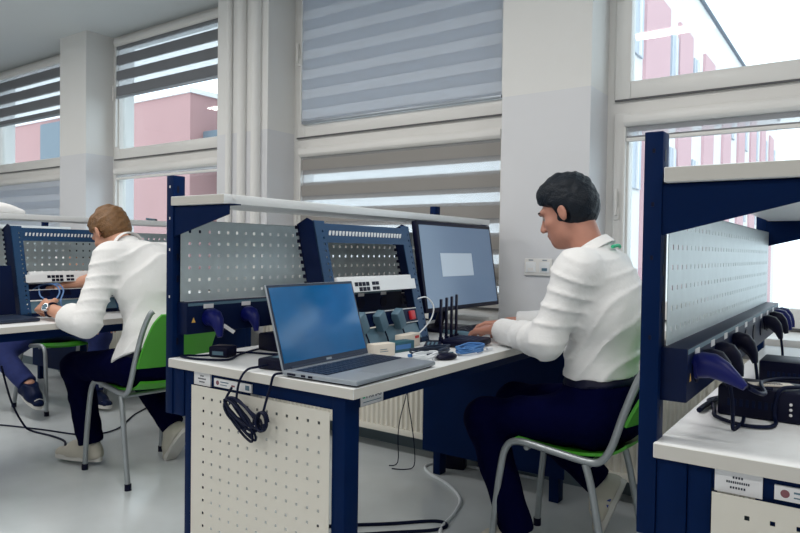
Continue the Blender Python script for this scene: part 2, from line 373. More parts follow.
# ------------------------------------------------------------------ workbenches
BL = 1.675                                # worktop length, from near end
def make_bench(loc, label):
    """local frame: x 0 = back edge .. .755 = front edge, y 0 = near end, z 0 floor"""
    t = thing('workbench', label, 'workbench', loc, group='workbenches standing end-on to the windows')
    wt = MB().box(0, .755, 0, BL, .732, .76, .002).build('worktop', WTOP, t)
    e = MB().box(.002, .753, -.0015, .0005, .733, .7585).box(.7535, .7555, .001, BL-.001, .733, .7585); e.build('edge_band', EDGE, wt)
    for y0 in (.02, 1.50):
        MB().box(.057, .098, y0, y0+.06, 0, .73, .003).build('leg', NAVY, t)
        MB().box(.667, .712, y0, y0+.06, 0, .73, .003).build('leg', NAVY, t)
        MB().box(.098, .667, y0+.005, y0+.045, .690, .731).build('crossbar', NAVY, t)
    MB().box(.675, .705, .08, 1.50, .690, .731).build('apron', NAVY, t)
    MB().box(.065, .095, .08, 1.50, .690, .731).build('apron', NAVY, t)
    ep = MB().perf(.1, .666, .10, .687, .157, .652-.0393*13, .0393, 13, 14, .0082, lambda u, v: (u, .012, v), (0, .0015, 0)); ep.build('end_panel', CREAM, t)
    q = MB().box(.0, .74, 1.49, 1.498, .115, .69).build('end_panel', NAVY, t)
    MB().box(.05, .055, 1.4885, 1.4899, .48, .62).box(.10, .13, 1.4885, 1.4899, .57, .575).box(.10, .125, 1.4885, 1.4899, .555, .56).build('sticker', MATS['slate_plastic'], q)
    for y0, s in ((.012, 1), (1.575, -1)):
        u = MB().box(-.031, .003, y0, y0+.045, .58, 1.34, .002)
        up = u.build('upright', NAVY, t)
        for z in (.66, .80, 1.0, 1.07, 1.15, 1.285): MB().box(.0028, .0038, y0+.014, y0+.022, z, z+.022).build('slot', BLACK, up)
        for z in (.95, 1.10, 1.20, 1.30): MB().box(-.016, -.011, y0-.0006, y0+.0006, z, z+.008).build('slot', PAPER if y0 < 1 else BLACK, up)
        br = MB().prism([(-.002, 1.242), (.262, 1.242), (.262, 1.212), (.05, 1.158), (-.002, 1.145)], 'y', y0+.004, y0+.008)
        br.box(-.002, .285, y0+.004, y0+.03, 1.2385, 1.242)
        br.build('shelf_bracket', NAVY, t)
    MB().box(.0035, .0565, .016, .055, .58, .7315, .002).build('upright_foot', NAVY, t)
    sh = MB().box(.008, .259, 0, BL, 1.243, 1.271, .002).build('shelf', WTOP, t)
    MB().box(.010, .258, -.0012, .0005, 1.244, 1.2695).build('edge_band', EDGE, sh)
    MB().cyl((.2605, .038, 1.262), (.2585, .038, 1.262), .006).build('edge_cap', FRAME, sh)
    bp = MB().perf(.035, 1.575, .938, 1.20, .07, 1.164-.0393*5, .0393, 38, 6, .0098, lambda u, v: (.012, u, v), (-.0015, 0, 0))
    bp.box(.004, .012, .035, 1.575, 1.197, 1.20); bp.build('perforated_panel', GALV, t)
    rl = MB().box(0, .05, .03, 1.58, .835, .936, .002).build('socket_rail', NAVYD, t)
    MB().box(.046, .0505, .035, 1.575, .925, .934).build('top_lip', MATS['slate_plastic'], rl)
    for k in range(9):
        y = .115+k*.16
        MB().cyl((.0495, y, .885), (.0525, y, .885), .024, 20).build('socket', BLACK, rl)
        MB().box(.0502, .0512, y-.02, y+.02, .915, .929).build('socket_label', PAPER, rl)
    MB().prism([(.050, .873), (.066, .873), (.058, .889)], 'x', .0502, .051).build('warning_triangle', YEL, rl) if False else None
    tr = MB(); vs = [tr.bm.verts.new(p) for p in ((.0508, .030+.018, .872), (.0508, .030+.034, .872), (.0508, .030+.026, .889))]; tr.bm.faces.new(vs); tr.build('warning_triangle', YEL, rl)
    # stickers on the end crossbar
    cr = MB().box(.103, .179, .0195, .0245, .688, .7265); c1 = cr.build('inventory_sticker', PAPER, t)
    mk = MB()
    for (z, x0, x1, n) in ((.717, .132, .150, 4), (.7085, .122, .160, 11), (.699, .128, .154, 6)):
        for k in range(n):
            u = x0+(x1-x0)*k/n; mk.box(u, u+(x1-x0)/n*.66, .0190, .0196, z-.002, z+.002)
    mk.build('print_or_glint', INK, c1)
    c2 = MB().box(.197, .36, .0195, .0245, .693, .718).build('funding_sticker', PAPER, t)
    MB().cyl((.213, .0196, .7055), (.213, .0190, .7055), .007, 14).build('printed_emblem', MATS['dull_red'], c2); MB().box(.275, .290, .0190, .0196, .701, .706).build('print_or_glint', MATS['dull_red'], c2)
    MB().box(.226, .262, .0190, .0196, .708, .711).box(.226, .255, .0190, .0196, .700, .702).build('printed_line', MATS['slate_plastic'], c2)
    MB().box(.335, .352, .0190, .0196, .699, .713).build('printed_flag', MATS['slate_plastic'], c2)
    # maker's plate under the front edge
    pl = MB().box(.7055, .708, .09, .19, .692, .728).build('maker_plate', MATS['slate_plastic'] if False else PAPER, t)
    MB().box(.7078, .7086, .097, .108, .712, .724).build('printed_logo', GREENP, pl)
    text_mesh('printed_name', 'PRIMAS', .021, basis((.7083, .147, .717), (0, 1, 0), (0, 0, 1)), INK, pl)
    MB().box(.7078, .7086, .10, .18, .700, .702).build('printed_line', MATS['slate_plastic'], pl)
    return t
XB = -1.805
bench = make_bench((XB, 1.30, 0), 'middle workbench carrying the open laptop, rack and monitor')
XBR, XBL, XBF = -.317, -3.76, -5.72
dup(bench, (XBR, 1.28, 0), label='nearest workbench on the right with black boxes on its white top')
dup(bench, (XBL, 1.22, 0), label='left workbench where the ginger-haired man works')
dup(bench, (XBF, 1.30, 0), label='farthest workbench at the left edge, mostly hidden behind the left one')
for o in [q for q in C.objects if q.name.startswith('maker_plate') and q.parent.location.x < -2]:
    for q in list(o.children): bpy.data.objects.remove(q)
    bpy.data.objects.remove(o)
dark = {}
for o in C.objects:                         # white slots stand for light through the holes, middle bench only
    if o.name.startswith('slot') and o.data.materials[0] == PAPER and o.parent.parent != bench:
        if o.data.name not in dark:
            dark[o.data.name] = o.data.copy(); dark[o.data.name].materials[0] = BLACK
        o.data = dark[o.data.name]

# ------------------------------------------------------------------ equipment racks
def make_rack(loc, label):
    """local: x as bench (0 = bench back edge), y from bench near end, z 0 = worktop"""
    t = thing('equipment_rack', label, 'rack', loc, group='tilted network racks on the workbenches')
    k = .27
    def fx(z): return .303+(.44-z)*k*.9
    zt = .445
    for y0, y1, sgn in ((.338, .392, -1), (.842, .896, 1)):
        m = MB()
        yo = y0 if sgn < 0 else y1-.004
        m.prism([(fx(0), 0), (fx(zt), zt), (fx(zt)-.03, zt+.012), (fx(zt)-.075, zt-.01), (fx(0)-.075, 0)], 'y', yo, yo+.004)
        so = m.build('side_plate', NAVYD if sgn < 0 else NAVYD, t)
        fl = MB().perf(y0, y1, 0, .455, (y0+y1)/2+.012, .02, .0222, 1, 19, .007, lambda u, v: (fx(v*.985), u, v*.985), (-.003, 0, -.0008))
        fl.build('front_flange', MATS['rack_blue'], so)
        te = MB()
        for j in range(18):
            z = .02+j*.0235; te.box(fx(z)-.088, fx(z)-.073, yo-.002, yo+.006, z, z+.012)
        te.build('edge_tooth', BLACK, so)
    m = MB(); m.prism([(fx(0)-.075, 0), (fx(0), 0), (fx(.018), .018), (fx(.018)-.075, .018)], 'y', .342, .892); m.build('base_bar', NAVYD, t)
    bar = MB(); z0, z1 = .375, .440
    bar.prism([(fx(z0), z0), (fx(z1), z1), (fx(z1)-.02, z1), (fx(z0)-.02, z0)], 'y', .392, .842); bo = bar.build('patch_panel', MATS['rack_blue'], t)
    for j in range(24):
        y = .404+j*.0180
        z = .400
        q = MB().prism([(y, z), (y+.007, z), (y+.0105, z+.016), (y+.0035, z+.016)], 'x', fx(z)-.002, fx(z)+.0025)
        q.build('port', SWW, bo)
    MB().prism([(fx(.205)-.002, .205), (fx(.205)-.002, .2085), (fx(.205)-.16, .2085), (fx(.205)-.16, .205)], 'y', .392, .842).build('shelf_tray', SWW, t)
    # power strip with red rocker at the bottom
    z0, z1 = .082, .130
    ps = MB().prism([(fx(z0), z0), (fx(z1), z1), (fx(z1)-.045, z1), (fx(z0)-.045, z0)], 'y', .392, .842).build('power_strip', NAVYD, t)
    MB().box(fx(z1)-.004, fx(z1)+.001, .392, .842, z1, z1+.003).box(fx(z0)-.004, fx(z0)+.001, .76, .842, z0-.003, z0).build('strip_edge', SWW, ps)
    MB().obox((fx(.106)+.003, .805, .106), ((1, 0, .25), (0, 1, 0), (-.25, 0, 1)), .006, .016, .017, .003).build('rocker_switch', RED, ps)
    for j in range(3):
        y = .47+j*.11
        MB().cyl((fx(.106)-.002, y, .106), (fx(.106)+.0015, y, .106), .021, 18).build('socket', BLACK, ps)
    MB().prism([(fx(.0), .02), (fx(.07)-.01, .075), (fx(.07)-.015, .075), (fx(0)-.005, .02)], 'y', .392, .842).build('lower_panel', SLATE, t)
    return t
mat('rack_blue', (.012, .055, .14), .45, noise=.1, spec=.3)
rack = make_rack((XB, 1.30, .76), 'tilted blue rack frame beside the open laptop on the middle workbench')
dup(rack, (XBL+.01, 1.235, .76), label='dark rack frame on the left workbench in front of the ginger-haired man')
def make_switch(loc, label):
    t = thing('network_switch', label, 'network switch', loc, group='white rack network switches')
    m = MB().obox((-.07, .24, 0), ((1, 0, .24), (0, 1, 0), (-.24, 0, 1)), .07, .218, .019, .002).build('case', SWW, t)
    MB().obox((.0015, .24, 0), ((1, 0, .24), (0, 1, 0), (-.24, 0, 1)), .0015, .238, .0195).build('front_panel', SWW, t)
    p = MB()
    X = Vector((1, 0, .24)).normalized(); Z = Vector((-.24, 0, 1)).normalized()
    for r in (0, 1):
        for k in list(range(4)) if r == 0 else [1, 2, 3]:
            p.obox(Vector((.0035, .115+k*.021, 0))+Z*(.008 if r == 0 else -.010), (X, (0, 1, 0), Z), .001, .0085, .007)
        for k in range(2):
            p.obox(Vector((.0035, .213+k*.021, 0))+Z*(.009 if r == 0 else -.009), (X, (0, 1, 0), Z), .001, .009, .006)
    p.build('port_block', BLACK, t)
    return t
sw = make_switch((XB+.303+.060, 1.30+.377, .76+.225), 'white network switch mounted in the rack behind the open laptop')
dup(sw, (XBL+.01+.303+.069, 1.235+.377, .76+.188), label='white network switch in the left rack above the hands of the ginger-haired man')

# angled plugs
def make_plug(name, loc, m, label, group, s=1.0, cord=None, cordm=None, flat=False):
    t = thing(name, label, 'plug', loc, group=group)
    b = MB(); b.tube([(0, 0, 0), (.015, 0, .004), (.03, -.002, .004), (.05, -.006, -.004), (.07, -.010, -.016), (.088, -.014, -.028)] if flat else [(0, 0, 0), (.012*s, 0, .003), (.024*s, 0, .001), (.035*s, 0, -.010*s), (.046*s, -.002, -.030*s), (.052*s, -.004, -.052*s)], [.023*s, .025*s, .024*s, .020*s, .013*s, .007*s], 18); b.build('plug_body', m, t)
    MB().tube([(.0001, 0, 0), (.006*s, 0, 0)], .0245*s, 18).build('collar', m, t)
    if cord: MB().tube(cord, .0038, 8, smooth=6).build('cord', cordm or RUBBER, t)
    return t
px = XB+.0525
p = make_plug('power_plug', (px, 1.415, .885), PLUGB, 'blue power plug with white tag, nearest the upright of the middle workbench', 'blue plugs in the middle socket rail', 1.15)
MB().obox((.065, .028, -.035), ((.3, .8, -.6), (.5, .3, .8), (1, -.4, .1)), .022, .006, .001).build('white_tag', PAPER, p)
make_plug('power_plug', (px, 1.575, .885), PLUGB, 'second blue power plug, just left of the laptop screen', 'blue plugs in the middle socket rail', 1.05)
prx = XBR+.0525
names = ['blue plug nearest the camera in the right socket rail', 'black plug right behind the nearest blue plug', 'third black plug along the right socket rail',
         'fourth black plug, last before the gap in the right rail', 'black plug just past the gap in the right rail', 'sixth plug, behind the one past the gap', 'seventh plug from the camera on the right rail', 'farthest blue plug at the end of the right rail']
for k, y in enumerate((1.375, 1.465, 1.60, 1.83, 2.42, 2.60, 2.73, 2.84)):
    mm = PLUGB if k in (0, 6, 7) else BLACK
    cord = [(.048, -.004, -.046), (.052, -.004, -.075), (.054, -.004, -.105), (.055, -.004, -.131)] if 0 < k < 5 else None
    if k == 1: cord = cord + [(.060, .03, -.1315), (.062, .07, -.1315), (.058, .115, -.1315)]
    if k == 2: cord = [(.046, -.004, -.046), (.055, -.006, -.058), (.075, -.008, -.0655), (.11, -.006, -.0655)]
    make_plug('power_plug', (prx, y, .896), mm, names[k], 'plugs in the right socket rail', .92 if k else 1.0, cord, flat=(k == 0))
for k in range(3):
    zz = .76+.106; fxx = XB+.303+(.44-.106)*.243
    t = thing('angled_plug', ['leftmost', 'middle', 'rightmost'][k]+' of three slate grey angled plugs at the bottom of the rack', 'plug', (fxx+.002, 1.30+.47+k*.11, zz), group='slate plugs in the rack power strip')
    MB().obox((.020, 0, -.004), ((1, 0, 0), (0, .82, .57), (0, -.45, .89)), .016, .019, .033, .003).build('plug_body', SLATE, t)
    MB().cyl((0, 0, 0), (.004, 0, 0), .019, 16).build('collar', SLATE, t)
    MB().tube([(.024, .012, -.03), (.026, .03, -.06), (.03, .04, -.085), (.05, .05, -.102)], .003, 8, smooth=5).build('cord', RUBBER, t)

# ------------------------------------------------------------------ monitor
t = thing('monitor', 'large monitor showing a grey desktop, right of the rack on the middle workbench', 'monitor', (-1.48, 2.56, .76))
X = Vector((0, 1, 0)); Z = Vector((-.155, 0, 1)).normalized(); N = X.cross(Z)
mc = Vector((.012, .0, .289))
MB().obox(mc-N*.012, (X, Z, N), .322, .190, .012, .004).build('housing', BLACK, t)
s = MB().obox(mc+N*.0006, (X, Z, N), .306, .172, .0008).build('screen', MONS, t)
MB().obox(mc+N*.0016+X*(-.03)+Z*(.005), (X, Z, N), .135, .050, .0004).build('dialog_window', MONW, s)
MB().obox(mc-N*.034, (X, Z, N), .13, .09, .012, .005).build('rear_bulge', BLACK, t)
MB().tube([mc-N*.04, mc-N*.055-Z*.08, (-.10, 0, .02), (-.095, 0, .012)], [.022, .02, .02, .024], 12).build('stand_neck', BLACK, t)
MB().box(-.18, .0, -.13, .13, 0, .014, .005).build('stand_base', BLACK, t)

# ------------------------------------------------------------------ laptop
t = thing('laptop', 'open silver laptop with a blue screen at the near end of the middle workbench', 'laptop', (-1.305, 1.302, .761), .03)
b = MB().box(0, .258, 0, .396, .004, .018, .005).build('base', LAPS, t)
MB().box(.012, .248, .01, .386, 0, .004).build('rubber_foot', BLACK, t)
kb = MB().box(.035, .148, .016, .380, .0178, .0186).build('key_deck', KEYS, b)
ky = MB()
for r in range(6):
    for c in range(17): ky.box(.038+r*.0183, .053+r*.0183, .0195+c*.0212, .0373+c*.0212, .0186, .0204)
ky.build('keys', KEYS, b)
MB().box(.165, .245, .12, .26, .0179, .0184).build('touchpad', MATS['laptop_silver'], b)
MB().box(.02, .05, -.0006, .0006, .007, .013).box(.07, .085, -.0006, .0006, .007, .013).box(.095, .11, -.0006, .0006, .007, .013).build('port', BLACK, b)
th = .30; Z = Vector((-math.sin(th), 0, math.cos(th))); N = Vector((math.cos(th), 0, math.sin(th))); Y = Vector((0, 1, 0))
hc = Vector((.006, .198, .016))
lid = MB().obox(hc+Z*.122-N*.004, (Y, Z, N), .197, .122, .0035, .002).build('lid', LAPS, t)
MB().obox(hc+Z*.122-N*.0002, (Y, Z, N), .1955, .1205, .0006).build('bezel', KEYS, lid)
MB().obox(hc+Z*.127+N*.0007, (Y, Z, N), .189, .108, .0004).build('screen', SCR, lid)
MB().obox(hc+Z*.010+N*.0009, (Y, Z, N), .012, .0035, .0004).build('maker_mark', LAPS, lid)
MB().cyl((.004, .03, .018), (.004, .366, .018), .0055, 10).build('hinge', KEYS, t)

# ------------------------------------------------------------------ chairs
def make_chair(loc, rotz, label):
    """local: faces -x; y across; origin under the seat centre"""
    t = thing('school_chair', label, 'chair', loc, rotz, 'green school chairs with grey tube frames')
    for s in (-1, 1):
        y = s*.195
        fr = [(-.275, y*1.06, .012), (-.265, y*1.05, .15), (-.245, y*1.02, .34), (-.225, y, .425), (-.175, y, .452), (-.05, y, .440), (.06, y, .428), (.11, y, .437), (.145, y, .49), (.18, y*.98, .60), (.225, y*.95, .72), (.275, y*.92, .805), (.287, y*.85, .825)]
        MB().tube(fr, .0125, 12, smooth=6).build('side_frame', STEEL, t)
        MB().tube([(.06, y*1.0, .418), (.085, y*1.03, .34), (.12, y*1.06, .17), (.155, y*1.08, .012)], .0125, 12, smooth=6).build('rear_leg', STEEL, t)
        MB().cyl((-.275, y*1.06, 0), (-.275, y*1.06, .03), .0155, 12).build('foot_cap', BLACK, t)
        MB().cyl((.155, y*1.08, 0), (.153, y*1.08, .03), .0155, 12).build('foot_cap', BLACK, t)
    MB().cyl((.07, -.195, .415), (.07, .195, .415), .010, 10).build('cross_tube', STEEL, t)
    MB().cyl((-.15, -.195, .435), (-.15, .195, .435), .010, 10).build('cross_tube', STEEL, t)
    # curved plywood seat
    m = MB(); bm = m.bm; nx, ny = 14, 10
    def sx(u, v):
        x = -.215+.40*u; z = .468-.028*math.sin(PI*min(1, u*1.05))*1.0-.012*u+.012*(2*v-1)**2 - (.03*((.12-u)/.12)**2 if u < .12 else 0) + (.03*((u-.85)/.15)**2 if u > .85 else 0)
        wv = .19*(1-.10*u); return (x, (2*v-1)*wv, z)
    for off in (0,):
        A = [[bm.verts.new(sx(i/nx, j/ny)) for j in range(ny+1)] for i in range(nx+1)]
        B = [[bm.verts.new((v.co.x, v.co.y, v.co.z-.010)) for v in row] for row in A]
        for i in range(nx):
            for j in range(ny):
                bm.faces.new((A[i][j], A[i+1][j], A[i+1][j+1], A[i][j+1])); bm.faces.new((B[i][j], B[i][j+1], B[i+1][j+1], B[i+1][j]))
        for i in range(nx):
            for j in (0, ny): bm.faces.new((A[i][j], A[i+1][j], B[i+1][j], B[i][j]))
        for j in range(ny):
            for i in (0, nx): bm.faces.new((A[i][j], A[i][j+1], B[i][j+1], B[i][j]))
    m.build('seat', GREEN, t)
    m = MB(); bm = m.bm
    def bx(u, v):
        z = .56+.255*u; x = .172+.105*u+.05*u*u - .0 + .03*(1-(2*v-1)**2)*1.0+.006
        wv = .188*(1-.06*u)*(1-.12*max(0, (u-.75)/.25)**2); return (x, (2*v-1)*wv, z)
    A = [[bm.verts.new(bx(i/nx, j/ny)) for j in range(ny+1)] for i in range(nx+1)]
    B = [[bm.verts.new((v.co.x+.010, v.co.y, v.co.z-.003)) for v in row] for row in A]
    for i in range(nx):
        for j in range(ny):
            bm.faces.new((A[i][j], A[i+1][j], A[i+1][j+1], A[i][j+1])); bm.faces.new((B[i][j], B[i][j+1], B[i+1][j+1], B[i+1][j]))
    for i in range(nx):
        for j in (0, ny): bm.faces.new((A[i][j], A[i+1][j], B[i+1][j], B[i][j]))
    for j in range(ny):
        for i in (0, nx): bm.faces.new((A[i][j], A[i][j+1], B[i][j+1], B[i][j]))
    bo = m.build('backrest', GREEN, t)
    return t
chair = make_chair((-.80, 2.325, 0), 0, 'green chair under the dark-haired man at the middle workbench')
dup(chair, (-2.87, 1.98, 0), -.08, 'green chair under the ginger-haired man at the left workbench')
dup(chair, (-4.63, 2.42, 0), PI, 'green chair at the left edge seen beneath the left workbench')

# ------------------------------------------------------------------ signed-distance modelling for people
def nz(v): v = np.array(v, float); return v/np.linalg.norm(v)
class Field:
    def __init__(s, lo, hi, h):
        s.lo = np.array(lo, float); s.h = h; s.n = np.ceil((np.array(hi)-s.lo)/h).astype(int)+1
        s.ax = [s.lo[i]+h*np.arange(s.n[i]) for i in range(3)]
        s.D = np.full(s.n, .25, np.float32)
    def sub(s, lo, hi):
        a = np.clip(np.floor((np.array(lo)-s.lo)/s.h).astype(int), 0, s.n); b = np.clip(np.ceil((np.array(hi)-s.lo)/s.h).astype(int)+1, 0, s.n)
        sl = tuple(slice(a[i], b[i]) for i in range(3))
        G = np.meshgrid(*[s.ax[i][sl[i]].astype(np.float32) for i in range(3)], indexing='ij')
        return sl, G
    def add(s, prim, k=.02, op='u'):
        lo, hi, fn = prim; pad = max(.05, k*1.6)
        sl, G = s.sub(np.array(lo)-pad, np.array(hi)+pad)
        if G[0].size == 0: return
        d = fn(*G).astype(np.float32); o = s.D[sl]
        if op == 'u':
            h = np.maximum(k-np.abs(o-d), 0)/k; s.D[sl] = np.minimum(o, d)-h*h*k*.25
        elif op == 's':
            d = -d; h = np.maximum(k-np.abs(o-d), 0)/k; s.D[sl] = np.maximum(o, d)+h*h*k*.25
    def displace(s, fn):
        i = np.argwhere(np.abs(s.D) < .035); p = (s.lo+s.h*i).astype(np.float32)
        s.D[i[:, 0], i[:, 1], i[:, 2]] += fn(p[:, 0], p[:, 1], p[:, 2]).astype(np.float32)
    def mesh(s, name):
        D = s.D; n = D.shape; ins = D < 0
        c = np.zeros((n[0]-1, n[1]-1, n[2]-1), np.uint8)
        for a in (0, 1):
            for b in (0, 1):
                for e in (0, 1): c += ins[a:n[0]-1+a, b:n[1]-1+b, e:n[2]-1+e]
        act = (c > 0) & (c < 8); idx = -np.ones(act.shape, np.int64); cells = np.argwhere(act); idx[act] = np.arange(len(cells))
        acc = np.zeros((len(cells), 3)); cnt = np.zeros(len(cells))
        offs = [(a, b, e) for a in (0, 1) for b in (0, 1) for e in (0, 1)]
        for p in offs:
            for ax in range(3):
                if p[ax]: continue
                q = list(p); q[ax] = 1
                d0 = D[cells[:, 0]+p[0], cells[:, 1]+p[1], cells[:, 2]+p[2]]; d1 = D[cells[:, 0]+q[0], cells[:, 1]+q[1], cells[:, 2]+q[2]]
                m = (d0 < 0) != (d1 < 0); t = np.where(m, d0/np.where(m, d0-d1, 1), 0)
                pos = np.array(p, float)[None]+np.zeros((len(cells), 3)); pos[:, ax] += t
                acc += pos*m[:, None]; cnt += m
        verts = s.lo+s.h*(cells+acc/cnt[:, None])
        quads = []
        for ax in range(3):
            o1, o2 = [(1, 2), (2, 0), (0, 1)][ax]
            sl0 = [slice(1, -1)]*3; sl0[ax] = slice(0, n[ax]-1)
            sl1 = [slice(1, -1)]*3; sl1[ax] = slice(1, n[ax])
            A, B = ins[tuple(sl0)], ins[tuple(sl1)]
            e = np.argwhere(A != B); off = np.array([1, 1, 1]); off[ax] = 0; e = e+off
            sign = ins[e[:, 0], e[:, 1], e[:, 2]]
            def cell(d1, d2):
                z = e.copy(); z[:, o1] -= d1; z[:, o2] -= d2; return idx[z[:, 0], z[:, 1], z[:, 2]]
            q = np.stack([cell(1, 1), cell(0, 1), cell(0, 0), cell(1, 0)], 1)
            q[~sign] = q[~sign][:, ::-1]; quads.append(q)
        quads = np.concatenate(quads)
        me = bpy.data.meshes.new(name); me.from_pydata(verts.tolist(), [], quads.tolist()); me.update(); return me
def rc(a, b, ra, rb=None, flat=None):
    """tapered capsule; flat=(axis, s): squashed by s along axis"""
    a = np.array(a, float); b = np.array(b, float); rb = ra if rb is None else rb; R = max(ra, rb)*(max(1, flat[1]) if flat else 1)
    ba = b-a; L2 = max(ba@ba, 1e-9)
    fx = nz(flat[0]) if flat else None
    def fn(X, Y, Z):
        px, py, pz = X-a[0], Y-a[1], Z-a[2]
        t = np.clip((px*ba[0]+py*ba[1]+pz*ba[2])/L2, 0, 1)
        qx, qy, qz = px-t*ba[0], py-t*ba[1], pz-t*ba[2]
        if flat:
            c = qx*fx[0]+qy*fx[1]+qz*fx[2]; m = c*(1/flat[1]-1); qx, qy, qz = qx+m*fx[0], qy+m*fx[1], qz+m*fx[2]
        return np.sqrt(qx*qx+qy*qy+qz*qz)-(ra+(rb-ra)*t)
    return np.minimum(a, b)-R, np.maximum(a, b)+R, fn
def el(c, r, ax=None):
    c = np.array(c, float); r = np.array(r, float); A = np.eye(3) if ax is None else np.array([nz(v) for v in ax])
    def fn(X, Y, Z):
        P = [X-c[0], Y-c[1], Z-c[2]]
        q = [A[i, 0]*P[0]+A[i, 1]*P[1]+A[i, 2]*P[2] for i in range(3)]
        k0 = np.sqrt(sum((q[i]/r[i])**2 for i in range(3))); k1 = np.sqrt(sum((q[i]/r[i]**2)**2 for i in range(3)))+1e-6
        return k0*(k0-1)/k1
    return c-r.max(), c+r.max(), fn
def half(c, n, R=.35):
    """half space n.(p-c)>0 is inside (limited to a ball's box)"""
    c = np.array(c, float); n = nz(n)
    return c-R, c+R, (lambda X, Y, Z: np.maximum(-((X-c[0])*n[0]+(Y-c[1])*n[1]+(Z-c[2])*n[2]), np.sqrt((X-c[0])**2+(Y-c[1])**2+(Z-c[2])**2)-R))
def hand(w, d, n, side, curl=(.5, .6, .5), s=1.0, spread=.06, thumb=.6):
    """w wrist, d finger direction, n back of the hand, side +-1 picks the thumb side. returns prims"""
    d = nz(d); n = np.array(n, float); n = nz(n-d*(n@d)); t = np.cross(d, n)*side
    w = np.array(w, float); P = []
    for k, u in enumerate((-.027, -.009, .009, .026)):
        P.append((rc(w+d*.01*s+t*u*.6*s, w+d*.085*s+t*u*s, .014*s, .0115*s), .012))
    for k, (u, L) in enumerate(((-.029, .060), (-.010, .074), (.010, .080), (.029, .070))):
        p = w+d*.088*s+t*u*s+n*.002*s; ang = 0; r = .0088*s
        dd = nz(d+t*u*spread/.03)
        for j, f in enumerate((.46, .31, .23)):
            ang += curl[j]*(1+.12*(1-k*.3)); v = dd*math.cos(ang)-n*math.sin(ang); q = p+v*L*f*s
            P.append((rc(p, q, r, r*.90), .005)); p = q; r *= .90
    b = w+d*.025*s+t*.026*s-n*.006*s; m = b+nz(d*.75+t*thumb-n*.35)*.042*s; m2 = m+nz(d*.9+t*thumb*.3-n*.5)*.032*s; m3 = m2+nz(d+t*.0-n*.45)*.024*s
    P += [(rc(b, m, .0155*s, .0115*s), .010), (rc(m, m2, .0115*s, .0098*s), .005), (rc(m2, m3, .0098*s, .0082*s), .005)]
    return P
def warp_noise(X, Y, Z, seed, f):
    rs = np.random.RandomState(seed); out = 0
    for i in range(4):
        k = rs.normal(size=3); k = k/np.linalg.norm(k)*f*(1+.5*i); k2 = rs.normal(size=3)*f*.45; ph = rs.rand(2)*6.28
        out = out+np.sin(k[0]*X+k[1]*Y+k[2]*Z+1.6*np.sin(k2[0]*X+k2[1]*Y+k2[2]*Z+ph[0])+ph[1])/(1+.6*i)
    return out/2.6
